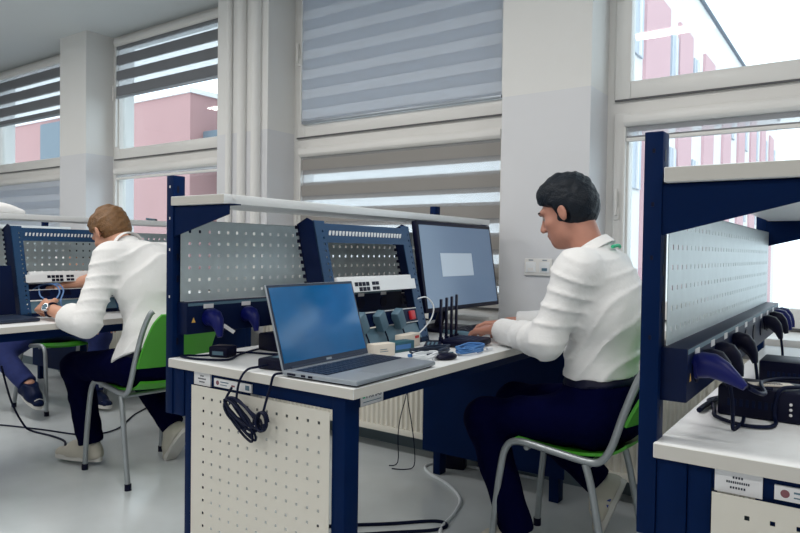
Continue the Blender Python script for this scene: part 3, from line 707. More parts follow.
def person(label, J, mats, loc, hair_fn=None, seed=1, collar=True, s_head=1.05):
    t = thing('person', label, 'person', loc)
    off = np.array(loc)
    def fin(f, name, m, parent=t):
        me = f.mesh(name); me.transform(Matrix.Translation(-Vector(loc))); return link_mesh(name, me, m, parent)
    g = lambda k: np.array(J[k], float)
    pelvis, waist, chest, neck, head = g('pelvis'), g('waist'), g('chest'), g('neck'), g('head')
    lat = nz(J['lat'])                                  # towards the person's left
    spine = nz(neck-pelvis); fr = nz(np.cross(spine, lat))*-1
    if fr @ nz(J['face']) < 0: fr = -fr
    pts = np.array([J[k] for k in J if len(np.shape(J[k])) == 1 and k not in ('lat', 'face', 'lhd', 'lhn', 'rhd', 'rhn', 'ldown', 'rdown') and np.shape(J[k]) == (3,)])
    lo = pts.min(0)-.26; hi = pts.max(0)+.26
    # ---- body
    B = Field(lo, hi, .0055)
    HF = nz(J['face']); HU = np.array([0, 0, 1.]); HU = nz(J.get('headup', HU-HF*(HU@HF))); HS = np.cross(HU, HF); S = s_head
    hp = lambda f, u, s: head+(HF*f+HU*u+HS*s)*S
    ax = (HF, HS, HU)
    def E(f, u, s, rf, rs, ru, k=.02, op='u'): B.add(el(hp(f, u, s), np.array([rf, rs, ru])*S, ax), k, op)
    def torso(fld, g_, k=.05):
        fld.add(el(pelvis, np.array([.125, .165, .115])+g_, (fr, lat, spine)), k)
        fld.add(el(waist, np.array([.105, .145, .13])+g_, (fr, lat, spine)), k)
        fld.add(el(chest, np.array([.118, .165, .17])+g_, (fr, lat, nz(neck-waist))), k)
        fld.add(rc(g('lsh')-lat*.035, g('rsh')+lat*.035, .068+g_, .068+g_), k)
        fld.add(rc(neck-spine*.06, neck+spine*.0, .075+g_*.5, .05+g_*.3), .05)
    torso(B, -.012)
    B.add(rc(neck-spine*.03, hp(-.025, -.055, 0), .060, .056), .03)
    for s_ in 'lr':
        B.add(rc(g(s_+'sh'), g(s_+'el'), .046, .040), .03); B.add(rc(g(s_+'el'), g(s_+'wr'), .040, .0265), .015)
        el_, wr_ = g(s_+'el'), g(s_+'wr'); B.add(rc(el_+(wr_-el_)*.15, el_+(wr_-el_)*.5, .043, .036), .02)
        B.add(rc(g(s_+'hip'), g(s_+'kn'), .075, .052), .04); B.add(rc(g(s_+'kn'), g(s_+'an'), .052, .036), .03)
        B.add(rc(g(s_+'kn')*.7+g(s_+'an')*.3, g(s_+'kn')*.5+g(s_+'an')*.5, .050, .044), .02)
        dn_ = nz(J[s_+'down']); a_ = g(s_+'an'); d_ = g(s_+'toe')-a_; d_ = nz(d_-dn_*(d_@dn_))
        B.add(rc(a_, a_+dn_*.035, .034, .030), .02); B.add(rc(a_+dn_*.038, a_+dn_*.046+d_*.10, .028, .020), .02)
        for pr, k in hand(g(s_+'wr'), J[s_+'hd'], J[s_+'hn'], J[s_+'hs'], J.get(s_+'curl', (.45, .55, .4)), 1.02): B.add(pr, k)
    # head and face
    E(-.012, .035, 0, .090, .074, .090); E(.035, -.035, 0, .058, .058, .078, .03); E(.066, -.098, 0, .024, .028, .020, .03)
    E(.03, -.07, 0, .05, .050, .045, .03)
    E(.075, .022, .026, .020, .026, .010, .02); E(.075, .022, -.026, .020, .026, .010, .02)
    E(.098, .000, .031, .014, .018, .012, .012, 's'); E(.098, .000, -.031, .014, .018, .012, .012, 's')
    E(.052, -.028, .040, .026, .022, .018, .02); E(.052, -.028, -.040, .026, .022, .018, .02)
    B.add(rc(hp(.086, .012, 0), hp(.112, -.030, 0), .008*S, .012*S), .012)
    E(.103, -.036, .011, .009, .007, .006, .006); E(.103, -.036, -.011, .009, .007, .006, .006)
    E(.091, -.060, 0, .011, .022, .006, .006); E(.089, -.071, 0, .011, .019, .007, .006)
    for q in (1, -1):
        B.add(el(hp(-.012, -.012, q*.079), np.array([.019, .008, .033])*S, (nz(HF*.9+HS*q*-.35), nz(HS+HF*q*.35), HU)), .006)
        B.add(el(hp(-.006, -.010, q*.090), np.array([.010, .006, .020])*S, ax), .004, 's')
    fin(B, 'body', mats['skin'])
    ey = MB()
    for q in (1, -1):
        c = hp(.076, .000, q*.031)-off; ey.ell(tuple(c), (.0105*S,)*3)
    ey.build('eyes', EYEW, t)
    br = MB()
    for q in (1, -1): br.tube([hp(.096, .020, q*.014)-off, hp(.094, .027, q*.032)-off, hp(.080, .022, q*.050)-off], [.0045, .005, .003], 8, smooth=4)
    br.build('eyebrows', mats['hair'], t)
    # ---- hair
    H = Field(head-.2, head+.2, .004)
    def HE(f, u, s, rf, rs, ru, k=.02, op='u'): H.add(el(hp(f, u, s), np.array([rf, rs, ru])*S, ax), k, op)
    hr_ = J.get('hair', 1.0); HE(-.011, .040, 0, .099*hr_, .083*hr_, .094*hr_); HE(-.046, .000, 0, .062*hr_, .074*hr_, .082, .03)
    HE(.030, .084, 0, .048, .060, .032, .03)
    HE(.098, -.014, 0, .076, .11, .074, .012, 's')                       # face opening
    for q in (1, -1):
        HE(-.008, -.030, q*.088, .030, .030, .040, .010, 's')            # round the ear
        HE(.055, -.01, q*.09, .045, .05, .055, .012, 's')
    H.add(half(hp(-.06, -.072, 0), -HU*.93-HF*.20, .14), .015, 's')
    cl = J.get('clump', 1.0)
    H.displace(lambda X, Y, Z: .003*warp_noise(X, Y, Z, seed, 95)+.0055*cl*np.sin(warp_noise(X, Y, Z, seed+5, 38)*6)*np.clip(((X-head[0])*HU[0]+(Y-head[1])*HU[1]+(Z-head[2])*HU[2])/.1, 0, 1)-.002)
    # keep a thin shell away from the scalp only where hair grows
    fin(H, 'hair', mats['hair'])
    # ---- shirt
    T = Field(lo, hi, .0065)
    torso(T, .016, .06)
    if J.get('loose'): T.add(el(pelvis, np.array([.180, .214, .14]), (fr, lat, spine)), .06)
    for s_ in 'lr':
        sh, e_, w_ = g(s_+'sh'), g(s_+'el'), g(s_+'wr'); ce = J[s_+'cuff']
        T.add(rc(sh, e_, .065, .058), .045)
        if ce < 0: pass
        T.add(rc(e_, e_+(w_-e_)*min(ce, .99), .060, .047 if ce > .6 else .062), .03)
        if ce <= .6: T.add(rc(e_+(w_-e_)*max(ce-.22, 0), e_+(w_-e_)*ce, .064, .062), .02)
    T.add(rc(neck-spine*.03, neck+nz(hp(-.02, -.05, 0)-neck)*.035, .072, .064), .03)
    arm = nz(g('lel')-g('lsh'))
    def folds(X, Y, Z):
        da = np.full(X.shape, 9.0, np.float32); ang = np.zeros(X.shape, np.float32)
        for s_ in 'lr':                                   # distance to the sleeves and position along them
            for p0, p1 in ((g(s_+'sh'), g(s_+'el')), (g(s_+'el'), g(s_+'wr'))):
                ba = p1-p0; L_ = np.linalg.norm(ba); t_ = np.clip(((X-p0[0])*ba[0]+(Y-p0[1])*ba[1]+(Z-p0[2])*ba[2])/L_**2, 0, 1)
                d_ = np.sqrt((X-p0[0]-t_*ba[0])**2+(Y-p0[1]-t_*ba[1])**2+(Z-p0[2]-t_*ba[2])**2)
                q_ = ((X-p0[0])*ba[0]+(Y-p0[1])*ba[1]+(Z-p0[2])*ba[2])/L_
                u_ = d_ < da; da = np.where(u_, d_, da); ang = np.where(u_, q_, ang)
        sl = np.clip((.105-da)/.03, 0, 1)
        v = nz(spine*.85+fr*.55+lat*.15); q = X*v[0]+Y*v[1]+Z*v[2]
        low = warp_noise(X, Y, Z, seed+60, 10); m = np.clip(warp_noise(X, Y, Z, seed+51, 13)*1.3+.25+.65*(1-sl), 0, 1)
        r1 = (1-np.abs(np.sin(q*PI/.085+2.4*low)))**2
        r2 = (1-np.abs(np.sin(ang*PI/.070+1.8*low+(X+Y-Z)*9)))**2
        return .0038*warp_noise(X, Y, Z, seed+11, 24)-.0085*m*(r1*(1-sl)+r2*sl*.9)
    T.displace(folds)
    T.add(half(g('hem'), -spine, .33), .004, 's')
    for s_ in 'lr':
        e_, w_ = g(s_+'el'), g(s_+'wr'); c_ = e_+(w_-e_)*J[s_+'cuff']; T.add(half(c_, w_-e_, .095), .004, 's')
    ncut = neck+nz(hp(-.02, -.05, 0)-neck)*.045
    T.add(half(ncut, nz(hp(-.02, -.05, 0)-neck), .10), .004, 's')
    fin(T, 'shirt', mats['shirt'])
    # collar band folded over
    nd = nz(hp(-.02, -.05, 0)-neck); a1 = nz(np.cross(nd, lat)); ring = []; ring2 = []
    if a1 @ HF < 0: a1 = -a1
    for k in range(24):
        a = 2*PI*k/24; v = a1*math.cos(a)*1.05+lat*math.sin(a)
        ring.append(Vector(ncut+v*.071-nd*(.012+.012*math.cos(a))-off)); ring2.append(Vector(ncut+v*.086-nd*(.040+.020*math.cos(a))-off))
    c = MB(); bm = c.bm
    r0 = [bm.verts.new(p+Vector(nd)*.012) for p in ring]; r1 = [bm.verts.new(p) for p in ring2]; r2 = [bm.verts.new(p*.97+Vector(ncut-off)*.03) for p in ring2]; r3 = [bm.verts.new(p*.95+Vector(ncut-off)*.05) for p in ring]
    for R0, R1 in ((r0, r1), (r1, r2), (r2, r3), (r3, r0)):
        for k in range(24): bm.faces.new((R0[k], R0[(k+1) % 24], R1[(k+1) % 24], R1[k]))
    c.build('collar', mats['shirt'], t)
    # ---- trousers
    P = Field(lo, hi, .0075)
    P.add(el(pelvis, np.array([.148, .186, .125]), (fr, lat, spine)), .05)
    P.add(el(pelvis*.5+waist*.5, np.array([.122, .165, .11]), (fr, lat, spine)), .05)
    for s_ in 'lr':
        P.add(rc(g(s_+'hip'), g(s_+'kn'), .096, .069), .05); P.add(rc(g(s_+'kn'), g(s_+'an'), .070, .060), .04)
    P.displace(lambda X, Y, Z: .005*warp_noise(X, Y, Z, seed+21, 40))
    P.add(half(g('hem')+spine*(.09 if J.get('loose') else .012), spine, .30 if not J.get('loose') else .19), .004, 's')
    for s_ in 'lr':
        a, k_ = g(s_+'an'), g(s_+'kn'); P.add(half(a+(k_-a)*.03, a-k_, .14), .004, 's')
    fin(P, 'trousers', mats['trousers'])
    # ---- belt
    if mats.get('belt'):
        W_ = Field(pelvis-.3, pelvis+.35, .006)
        W_.add(el(pelvis, np.array([.152, .190, .129]), (fr, lat, spine)), .05); W_.add(el(pelvis*.5+waist*.5, np.array([.128, .171, .116]), (fr, lat, spine)), .05)
        W_.add(half(g('hem')+spine*.014, spine, .30), .004, 's'); W_.add(half(g('hem')-spine*.022, -spine, .40), .004, 's')
        fin(W_, 'belt', mats['belt'])
    # ---- shoes
    for s_ in 'lr':
        a, to = g(s_+'an'), g(s_+'toe'); dn = nz(J[s_+'down']); d = nz(to-a-dn*((to-a)@dn)); sd = np.cross(d, dn)
        base = a+dn*.075
        Fs = Field(np.minimum(a, to)-.2, np.maximum(a, to)+.2, .005)
        heel = base-d*.055; L = np.linalg.norm(to-a)+.11
        Fs.add(rc(heel+d*.04-dn*.035, heel+d*L*.55-dn*.032, .042, .040), .03)
        Fs.add(rc(heel+d*L*.5-dn*.030, heel+d*(L-.045)-dn*.022, .044, .034, (dn, .8)), .03)
        Fs.add(rc(heel+d*.045-dn*.03, a-dn*.02+d*.01, .044, .046), .03); Fs.add(rc(a+d*.03, base+d*.10-dn*.05, .040, .036), .03)
        Fs.add(half(a-dn*.02-d*.0, -dn-d*.1, .12), .004, 's'); Fs.add(half(base-dn*.012, dn, .25), .003, 's')
        so = fin(Fs, 'shoe', mats['shoe'])
        ol = []
        for k in range(32):
            q = 2*PI*k/32; x = L/2+(L/2)*math.cos(q)*1.0; wv = .045*(1-.15*(1-(x/L)))*abs(math.sin(q))**.75*(1 if math.sin(q) > 0 else -1)
            ol.append(heel+d*(x-.008)+sd*wv)
        m = MB(); A = [m.bm.verts.new(Vector(p-dn*.018-off)) for p in ol]; Bv = [m.bm.verts.new(Vector(p+dn*.004-off)) for p in ol]
        m.bm.faces.new(A); m.bm.faces.new(Bv[::-1])
        for k in range(32): m.bm.faces.new((A[k], Bv[k], Bv[(k+1) % 32], A[(k+1) % 32]))
        m.build('sole', SOLE, so)
        lc = MB()
        for k in range(4):
            c = base+d*(.085+k*.022)-dn*(.082-k*.010); lc.tube([Vector(c+sd*.026+dn*.010-off), Vector(c-off), Vector(c-sd*.026+dn*.010-off)], .003, 6, smooth=3)
        lc.build('laces', SOLE, so)
        if mats.get('stripe'):
            st = MB()
            for q in (1, -1):
                for k in range(3):
                    c = base+d*(.03+k*.028)-dn*.045+sd*q*.043; st.obox(Vector(c-off), (nz(-dn+d*.35), d, sd), .028, .006, .003)
            st.build('stripe', mats['stripe'], so)
    return t

# --- the dark-haired man at the middle bench (faces -x; his left is -y)
JR = dict(pelvis=(-.745, 2.32, .565), waist=(-.755, 2.32, .72), chest=(-.742, 2.315, .92), neck=(-.785, 2.31, 1.095), head=(-.885, 2.305, 1.262),
          lat=(0, -1, 0), face=(-.92, .06, -.36), hem=(-.76, 2.32, .685),
          lsh=(-.785, 2.135, 1.045), lel=(-.880, 2.115, .812), lwr=(-1.165, 2.312, .812), lhd=(-.92, .38, -.10), hair=1.06, clump=.45, lhn=(.0, -.25, 1), lhs=1, lcuff=.86,
          rsh=(-.785, 2.49, 1.045), rel=(-.95, 2.60, .83), rwr=(-1.215, 2.52, .815), rhd=(-.90, -.32, -.08), rhn=(0, .2, 1), rhs=-1, rcuff=.86,
          lhip=(-.76, 2.225, .545), lkn=(-1.145, 2.19, .495), lan=(-.99, 2.17, .095), ltoe=(-1.14, 2.15, .045), ldown=(0, 0, -1),
          rhip=(-.76, 2.415, .545), rkn=(-1.17, 2.50, .50), ran=(-.835, 2.60, .20), rtoe=(-.86, 2.60, .06), rdown=(.93, .10, -.36),
          lcurl=(.25, .35, .3), rcurl=(.35, .45, .35))
JR['rtoe'] = (-.905, 2.605, .065)
pr = person('dark-haired man in a white shirt seated at the middle workbench, looking down', JR,
            dict(skin=SKINR, hair=HAIRD, shirt=SHIRT, trousers=TROUS, shoe=SHOE, belt=BLACK, stripe=SHOEB), (-.76, 2.32, 0), seed=3, s_head=1.0)
ln = MB(); lp = [(-.708, 2.262, 1.135), (-.702, 2.31, 1.140), (-.712, 2.36, 1.135)]
ln.tube([Vector(p)-Vector((-.76, 2.32, 0)) for p in lp], .006, 8, smooth=5); ln.build('lanyard', GREENP, pr)

# --- the ginger-haired man at the left bench
JL = dict(pelvis=(-2.80, 1.95, .565), waist=(-2.80, 1.95, .72), chest=(-2.86, 1.95, .93), neck=(-3.03, 1.95, 1.095), head=(-3.195, 1.95, 1.185),
          lat=(0, -1, 0), face=(-.80, 0, -.60), hem=(-2.80, 1.95, .60), loose=True,
          lsh=(-2.915, 1.765, 1.05), lel=(-2.885, 1.640, .762), lwr=(-3.150, 1.605, .818), lhd=(-.95, .16, .08), lhn=(-.1, -.75, .65), lhs=1, lcuff=.45,
          rsh=(-2.94, 2.13, 1.05), rel=(-3.25, 2.07, .985), rwr=(-3.42, 1.84, .905), rhd=(-.30, -.90, -.25), rhn=(-.4, 0, .9), rhs=-1, rcuff=.28,
          lhip=(-2.82, 1.855, .545), lkn=(-3.28, 1.82, .50), lan=(-3.215, 1.86, .10), ltoe=(-3.37, 1.81, .045), ldown=(0, 0, -1),
          rhip=(-2.82, 2.045, .545), rkn=(-3.23, 2.10, .49), ran=(-2.93, 2.15, .17), rtoe=(-3.02, 2.15, .07), rdown=(.80, 0, -.6),
          lcurl=(.7, .8, .5), rcurl=(.6, .8, .5))
plm = person('ginger-haired man in a white shirt bent over the left workbench', JL,
             dict(skin=SKIN, hair=HAIRB, shirt=SHIRT, trousers=TROUS, shoe=SHOE, belt=BLACK), (-2.85, 1.95, 0), seed=8)
wt = MB(); wc = Vector((-3.122, 1.609, .812))-Vector((-2.85, 1.95, 0)); wd = Vector((-3.150, 1.605, .818))-Vector((-2.885, 1.640, .762)); wd.normalize()
e1 = wd.cross(Vector((0, 0, 1))).normalized(); e2 = wd.cross(e1)
wt.tube([wc+(e1*math.cos(2*PI*k/20)+e2*math.sin(2*PI*k/20))*.030 for k in range(20)], .007, 8, closed=True); wb = wt.build('watch_strap', BLACK, plm)
wf = Vector((.35, -.85, .35)); wf = (wf-wd*wf.dot(wd)).normalized()
MB().cyl(wc+wf*.028, wc+wf*.041, .019, 20).build('watch_case', CHROME, plm); MB().cyl(wc+wf*.041, wc+wf*.042, .015, 20).build('watch_dial', SLATE, plm)

# --- third person, legs seen beneath the left bench
J3 = dict(pelvis=(-4.77, 2.42, .565), waist=(-4.76, 2.42, .71), chest=(-4.62, 2.42, .87), neck=(-4.47, 2.42, .96), head=(-4.34, 2.42, 1.04),
          lat=(0, 1, 0), face=(.80, 0, -.6), hem=(-4.765, 2.42, .675),
          lsh=(-4.53, 2.60, .92), lel=(-4.42, 2.62, .64), lwr=(-4.22, 2.52, .62), lhd=(.9, -.3, -.1), lhn=(0, 0, 1), lhs=1, lcuff=.85,
          rsh=(-4.53, 2.24, .92), rel=(-4.42, 2.22, .64), rwr=(-4.22, 2.32, .62), rhd=(.9, .3, -.1), rhn=(0, 0, 1), rhs=-1, rcuff=.85,
          lhip=(-4.75, 2.51, .545), lkn=(-4.33, 2.53, .52), lan=(-4.42, 2.53, .10), ltoe=(-4.27, 2.53, .045), ldown=(0, 0, -1),
          rhip=(-4.75, 2.33, .545), rkn=(-4.62, 2.10, .44), ran=(-4.45, 2.14, .265), rtoe=(-4.33, 2.14, .19), rdown=(-.35, 0, -.93))
J3['rkn'] = (-4.72, 2.06, .40); J3['ran'] = (-4.47, 2.12, .215); J3['rtoe'] = (-4.33, 2.12, .185)
for k in list(J3):
    if k not in ('lat', 'face', 'lhd', 'lhn', 'rhd', 'rhn', 'ldown', 'rdown') and np.shape(J3[k]) == (3,): J3[k] = (J3[k][0]+.07, J3[k][1], J3[k][2])
person('person in blue jeans and dark sneaker seated at the left edge beneath the bench', J3, dict(skin=SKIN, hair=HAIRD, shirt=SHIRT, trousers=JEANS, shoe=NAVYD), (-4.77, 2.42, 0), seed=15)

# ------------------------------------------------------------------ things on the middle bench
def cable(name, label, pts, r, m, cat='cable', sm=8, group=None):
    return tag(MB().tube(pts, r, 8, smooth=sm).build(name, m), label, cat, group)
Zt = .7605
t = thing('charger_brick', 'black charger brick left of the laptop', 'charger', (-1.41, 1.40, Zt), .15)
MB().box(-.045, .045, -.05, .06, 0, .032, .006).build('brick', BLACK, t)
MB().box(-.02, .02, -.02, .03, .0318, .0324).build('rating_label', SLATE, t)
MB().tube([(-.01, -.05, .014), (-.02, -.075, .012), (-.04, -.100, .006), (-.055, -.112, -.02), (-.065, -.114, -.06), (-.07, -.114, -.11)], .0035, 8, smooth=6).build('cord', RUBBER, t)
# coil of cord hanging over the end panel
t = thing('coiled_cable', 'black power cord coiled and hanging over the cream end panel', 'cord', (-1.44, 1.283, .64))
rnd = random.Random(3); pts = []
for k in range(8):
    a0 = -.52+rnd.uniform(-.22, .22); L = .150+rnd.uniform(-.040, .01); wv = .018+rnd.uniform(-.006, .009)
    ex, ez = math.cos(a0), math.sin(a0)
    for j in range(10):
        a = 2*PI*j/10+PI; u = (math.cos(a)+1)*L/2; v = math.sin(a)*wv
        pts.append((ex*u-ez*v-.062, -.002-.012*rnd.random(), ez*u+ex*v+.035))
pts = [(-.05, .004, .07)]+pts+[(.0, -.002, -.01), (.045, -.002, -.02), (.066, -.002, -.01)]
MB().tube(pts, .0037, 6, smooth=3).build('cord_loops', RUBBER, t)
pts = []
for k in range(26): pts.append((.088+.018*math.cos(k*.75), -.002-.0006*k, -.005+.026*math.sin(k*.75)))
MB().tube(pts, .0037, 6, smooth=3).build('tied_ring', RUBBER, t)
MB().tube([(.088, -.004, .02), (.098, .0, .06), (.110, .002, .095), (.118, .004, .122), (.122, .02, .128), (.15, .045, .1272), (.19, .06, .127)], .0036, 8, smooth=6).build('lead', RUBBER, t)
cable('black_cable', 'black cord looping on the bench top by the upright', [(-1.72, 1.62, Zt+.004), (-1.70, 1.55, Zt+.004), (-1.66, 1.46, Zt+.005), (-1.62, 1.38, Zt+.004), (-1.70, 1.33, Zt+.004), (-1.78, 1.33, Zt+.004), (-1.785, 1.355, Zt+.004), (-1.74, 1.39, Zt+.004), (-1.70, 1.50, Zt+.005), (-1.58, 1.56, Zt+.004), (-1.52, 1.66, Zt+.004), (-1.49, 1.74, Zt+.004)], .0036, RUBBER)
t = thing('adapter_box', 'small dark adapter lying on the bench under the plugs', 'adapter', (-1.70, 1.43, Zt+.0005), .3)
MB().box(-.035, .035, -.03, .03, 0, .035, .006).build('case', BLACK, t); MB().box(-.02, .02, -.031, -.030, .008, .02).build('socket_face', SLATE, t)
t = thing('power_block', 'black box standing behind the laptop screen against the rail', 'box', (-1.66, 1.66, Zt), 0)
MB().box(-.06, .05, -.06, .06, 0, .06, .006).build('case', BLACK, t); MB().box(.0502, .0508, .01, .03, .02, .024).box(.0502, .0508, .01, .03, .034, .038).build('label_mark', PAPER, t)

# router with four antennas
t = thing('wireless_router', 'black router with four upright antennas beside the dark-haired man\'s hand', 'router', (-1.205, 2.19, Zt), .12)
MB().box(-.075, .060, -.105, .055, .004, .030, .008).build('case', BLACK, t)
MB().box(-.06, .045, -.09, .04, 0, .004).build('base_foot', BLACK, t)
vn = MB()
for k in range(5): vn.box(-.05+k*.02, -.043+k*.02, -.08, .04, .0299, .0308)
vn.build('vent', NAVYD, t)
for k, (x, y, h) in enumerate(((-.078, -.095, .165), (-.078, -.045, .168), (-.078, .002, .17), (-.078, .048, .175))):
    a = MB().cyl((x-.004, y, .012), (x-.004, y, .034), .009, 12).build('antenna', BLACK, t)
    MB().obox((x-.006, y, .034+h/2-.02), ((1, 0, 0), (0, 1, 0), (0, 0, 1)), .004, .0075, h/2-.004, .003).build('blade', BLACK, a)
cable('network_cable', 'white cable arching down behind the router antennas', [(-1.39, 2.10, .93), (-1.37, 2.13, .935), (-1.35, 2.15, .90), (-1.35, 2.13, .85), (-1.36, 2.06, .80), (-1.36, 2.0, .772), (-1.35, 1.95, .766)], .0026, CABW)
t = thing('network_cable', 'blue coiled network cable in front of the router', 'cable', (-1.115, 2.02, Zt))
pts = []; rnd = random.Random(9)
for k in range(5):
    for j in range(9):
        a = 2*PI*j/9; pts.append((.030*math.cos(a)+rnd.uniform(-.006, .006), .075*math.sin(a)+rnd.uniform(-.012, .012), .006+k*.0045+rnd.uniform(0, .003)))
MB().tube(pts, .0033, 6, smooth=4).build('coil', CABB, t)
MB().obox((.03, .085, .009), ((.5, 1, 0), (-1, .5, 0), (0, 0, 1)), .012, .006, .005, .002).build('connector', CABW, t)
t = thing('network_cable', 'dark blue patch cable tangled left of the router', 'cable', (-1.20, 1.90, Zt)); pts = []
for k in range(4):
    for j in range(8):
        a = 2*PI*j/8; pts.append((.040*math.cos(a)+rnd.uniform(-.01, .01), .085*math.sin(a)+rnd.uniform(-.015, .015), .005+k*.005+rnd.uniform(0, .003)))
MB().tube(pts, .0032, 6, smooth=4).build('coil', KEYS, t)
MB().obox((-.02, -.09, .006), ((.3, 1, 0), (-1, .3, 0), (0, 0, 1)), .012, .006, .005, .002).build('connector', CABB, t)
t = thing('computer_mouse', 'small black mouse near the front edge beside the laptop', 'mouse', (-1.105, 1.845, Zt), 1.2)
m = MB().ell((0, 0, .010), (.040, .022, .013)); m.build('shell', BLACK, t); MB().box(.012, .026, -.002, .002, .020, .0235).build('wheel', SLATE, t)
t = thing('cable_bundle', 'white folded cable lying between laptop and mouse', 'cable', (-1.155, 1.80, Zt)); pts = []
for k in range(4):
    for j in range(8):
        a = 2*PI*j/8; pts.append((.026*math.cos(a)+rnd.uniform(-.004, .004), .055*math.sin(a)+rnd.uniform(-.008, .008), .005+k*.005))
MB().tube(pts, .0034, 6, smooth=4).build('coil', CABW, t)
t = thing('carton', 'small white carton behind the laptop keyboard', 'box', (-1.315, 1.77, Zt), -.25)
MB().box(-.02, .02, -.045, .045, 0, .042, .002).build('box', CARD, t); MB().box(.0202, .0208, -.02, .015, .016, .018).box(.0202, .0208, -.02, .01, .023, .025).build('printed_line', SLATE, t)
t = thing('carton', 'teal carton beside the small white one at the foot of the rack', 'box', (-1.325, 1.90, Zt), -.1)
MB().box(-.025, .02, -.065, .05, 0, .036, .002).build('box', TEAL, t); MB().box(.0202, .0208, -.05, .03, .010, .026).build('printed_patch', CABB, t)
t = thing('carton', 'cream carton lying behind the teal one', 'box', (-1.365, 2.00, Zt), .1)
MB().box(-.02, .02, -.06, .06, 0, .048, .002).build('box', CARD, t); MB().box(.0202, .0208, .02, .05, .030, .040).build('printed_patch', RED, t)
t = thing('handset', 'dark handset with a row of buttons left of the router', 'handset', (-1.275, 2.03, Zt), .5)
MB().box(-.03, .03, -.08, .08, 0, .020, .007).build('case', BLACK, t)
kk = MB()
for r in range(3):
    for c in range(5): kk.box(-.018+r*.014, -.010+r*.014, -.06+c*.016, -.05+c*.016, .0198, .0216)
kk.build('buttons', SLATE, t)
t = thing('keyboard', 'dark keyboard behind the dark-haired man\'s wrist', 'keyboard', (-1.395, 2.62, Zt), -.05)
MB().box(-.07, .07, -.20, .20, 0, .018, .004).build('case', SLATE, t)
kk = MB()
for r in range(5):
    for c in range(15): kk.box(-.06+r*.024, -.042+r*.024, -.19+c*.0255, -.171+c*.0255, .0178, .0205)
kk.build('keys', BLACK, t)

# double wall socket on the pillar
t = thing('wall_socket', 'white double wall socket on the pillar behind the monitor', 'socket', (-1.325, YW, 1.04))
MB().box(-.072, .072, -.012, 0, -.042, .042, .004).build('frame', FRAME, t)
for q in (-.036, .036):
    f = MB().box(q-.026, q+.026, -.0145, -.012, -.026, .026, .003).build('insert', SWW, t)
    MB().box(q-.014, q+.014, -.0155, -.0144, -.018, -.004).build('jack', SLATE if q > 0 else FRAME, f)
    MB().box(q-.012, q+.012, -.0126, -.0119, .031, .037).build('label_field', MATS['laptop_silver'], f)

# ------------------------------------------------------------------ things on the right bench
def box_device(loc, rot, sx, sy, sz, label):
    t = thing('network_device', label, 'device', loc, rot)
    MB().box(0, sx, 0, sy, 0, sz, .005).build('case', BLACK, t)
    lt = MB(); x = sx*.54
    for k in range(3): lt.ell((x, -.0005, sz*.28+k*sz*.17), (.0032, .001, .0032))
    lt.build('print_or_glint', PAPER, t)  # white dots painted on as lit LED glints, no print
    v = MB()
    for k in range(8): v.box(.02+k*.012, .026+k*.012, -.0006, .0004, sz*.35, sz*.6)
    v.build('vent', NAVYD, t)
    return t
box_device((-.262, 1.60, Zt), -.02, .26, .13, .065, 'black box nearest the camera on the right workbench')
box_device((-.232, 2.03, Zt), 0, .24, .14, .068, 'second black box farther back on the right workbench')
t = thing('tagged_connector', 'white tag with printed lines lying on the nearest black box', 'tag', (-.165, 1.66, Zt+.0655), .5)
MB().box(-.045, .045, -.016, .016, 0, .004, .001).build('tag', CARD, t)
mk = MB()
for k in range(9): mk.box(-.022+k*.005, -.0195+k*.005, -.009, .009, .004, .0044)
mk.build('print_or_glint', INK, t)
cable('black_cable', 'black cord from the nearest blue plug across to the black box', [(-.170, 1.361, .868), (-.155, 1.375, .858), (-.155, 1.46, .845), (-.175, 1.58, .838), (-.18, 1.66, .833), (-.15, 1.72, .834), (-.11, 1.73, .836)], .0042, RUBBER)
cable('black_cable', 'black cord looping on the white top in front of the nearest black box', [(-.275, 1.80, Zt+.005), (-.30, 1.72, Zt+.005), (-.285, 1.68, Zt+.005), (-.27, 1.61, Zt+.0055), (-.255, 1.55, Zt+.005), (-.20, 1.505, Zt+.005), (-.155, 1.52, Zt+.005), (-.145, 1.56, Zt+.005), (-.15, 1.588, Zt+.012), (-.15, 1.594, Zt+.04), (-.14, 1.60, Zt+.0705), (-.11, 1.65, Zt+.0705)], .0042, RUBBER)
cable('black_cable', 'thick black cord lying behind the nearest black box', [(-.295, 1.58, Zt+.007), (-.292, 1.66, Zt+.007), (-.28, 1.75, Zt+.007), (-.24, 1.80, Zt+.007), (-.15, 1.84, Zt+.007), (-.04, 1.85, Zt+.007)], .006, RUBBER)

# ------------------------------------------------------------------ left bench things
t = thing('laptop', 'dark open laptop at the left edge on the left workbench', 'laptop', (-3.36, 1.20, Zt), .0)
MB().box(0, .235, 0, .36, .002, .018, .005).build('base', KEYS, t)
Z = Vector((-.22, 0, 1)).normalized(); N = Vector((1, 0, .22)).normalized()
MB().obox(Vector((.0, .18, .018))+Z*.12, ((0, 1, 0), Z, N), .18, .12, .004, .002).build('lid', NAVYD, t)
t = thing('network_cable', 'pale blue network cable looped in the ginger-haired man\'s hands', 'cable', (-3.40, 1.66, .86))
pts = [(-.02, -.02, -.03), (-.06, .02, .02), (-.02, .06, .055), (.06, .08, .055), (.12, .07, .02), (.13, .03, -.02), (.08, .0, .0), (.02, .02, .03), (-.03, .05, .05), (.03, .10, .06), (.10, .10, .03), (.15, .06, -.02), (.14, .08, -.07), (.08, .14, -.09), (.02, .22, -.095), (-.06, .30, -.095)]
MB().tube(pts, .0035, 8, smooth=7).build('loops', MATS['pale_cable'] if 'pale_cable' in MATS else mat('pale_cable', (.12, .24, .50), .5), t)
MB().obox((-.045, -.035, -.028), ((1, .2, 0), (-.2, 1, 0), (0, 0, 1)), .016, .006, .005, .002).build('connector', PAPER, t)
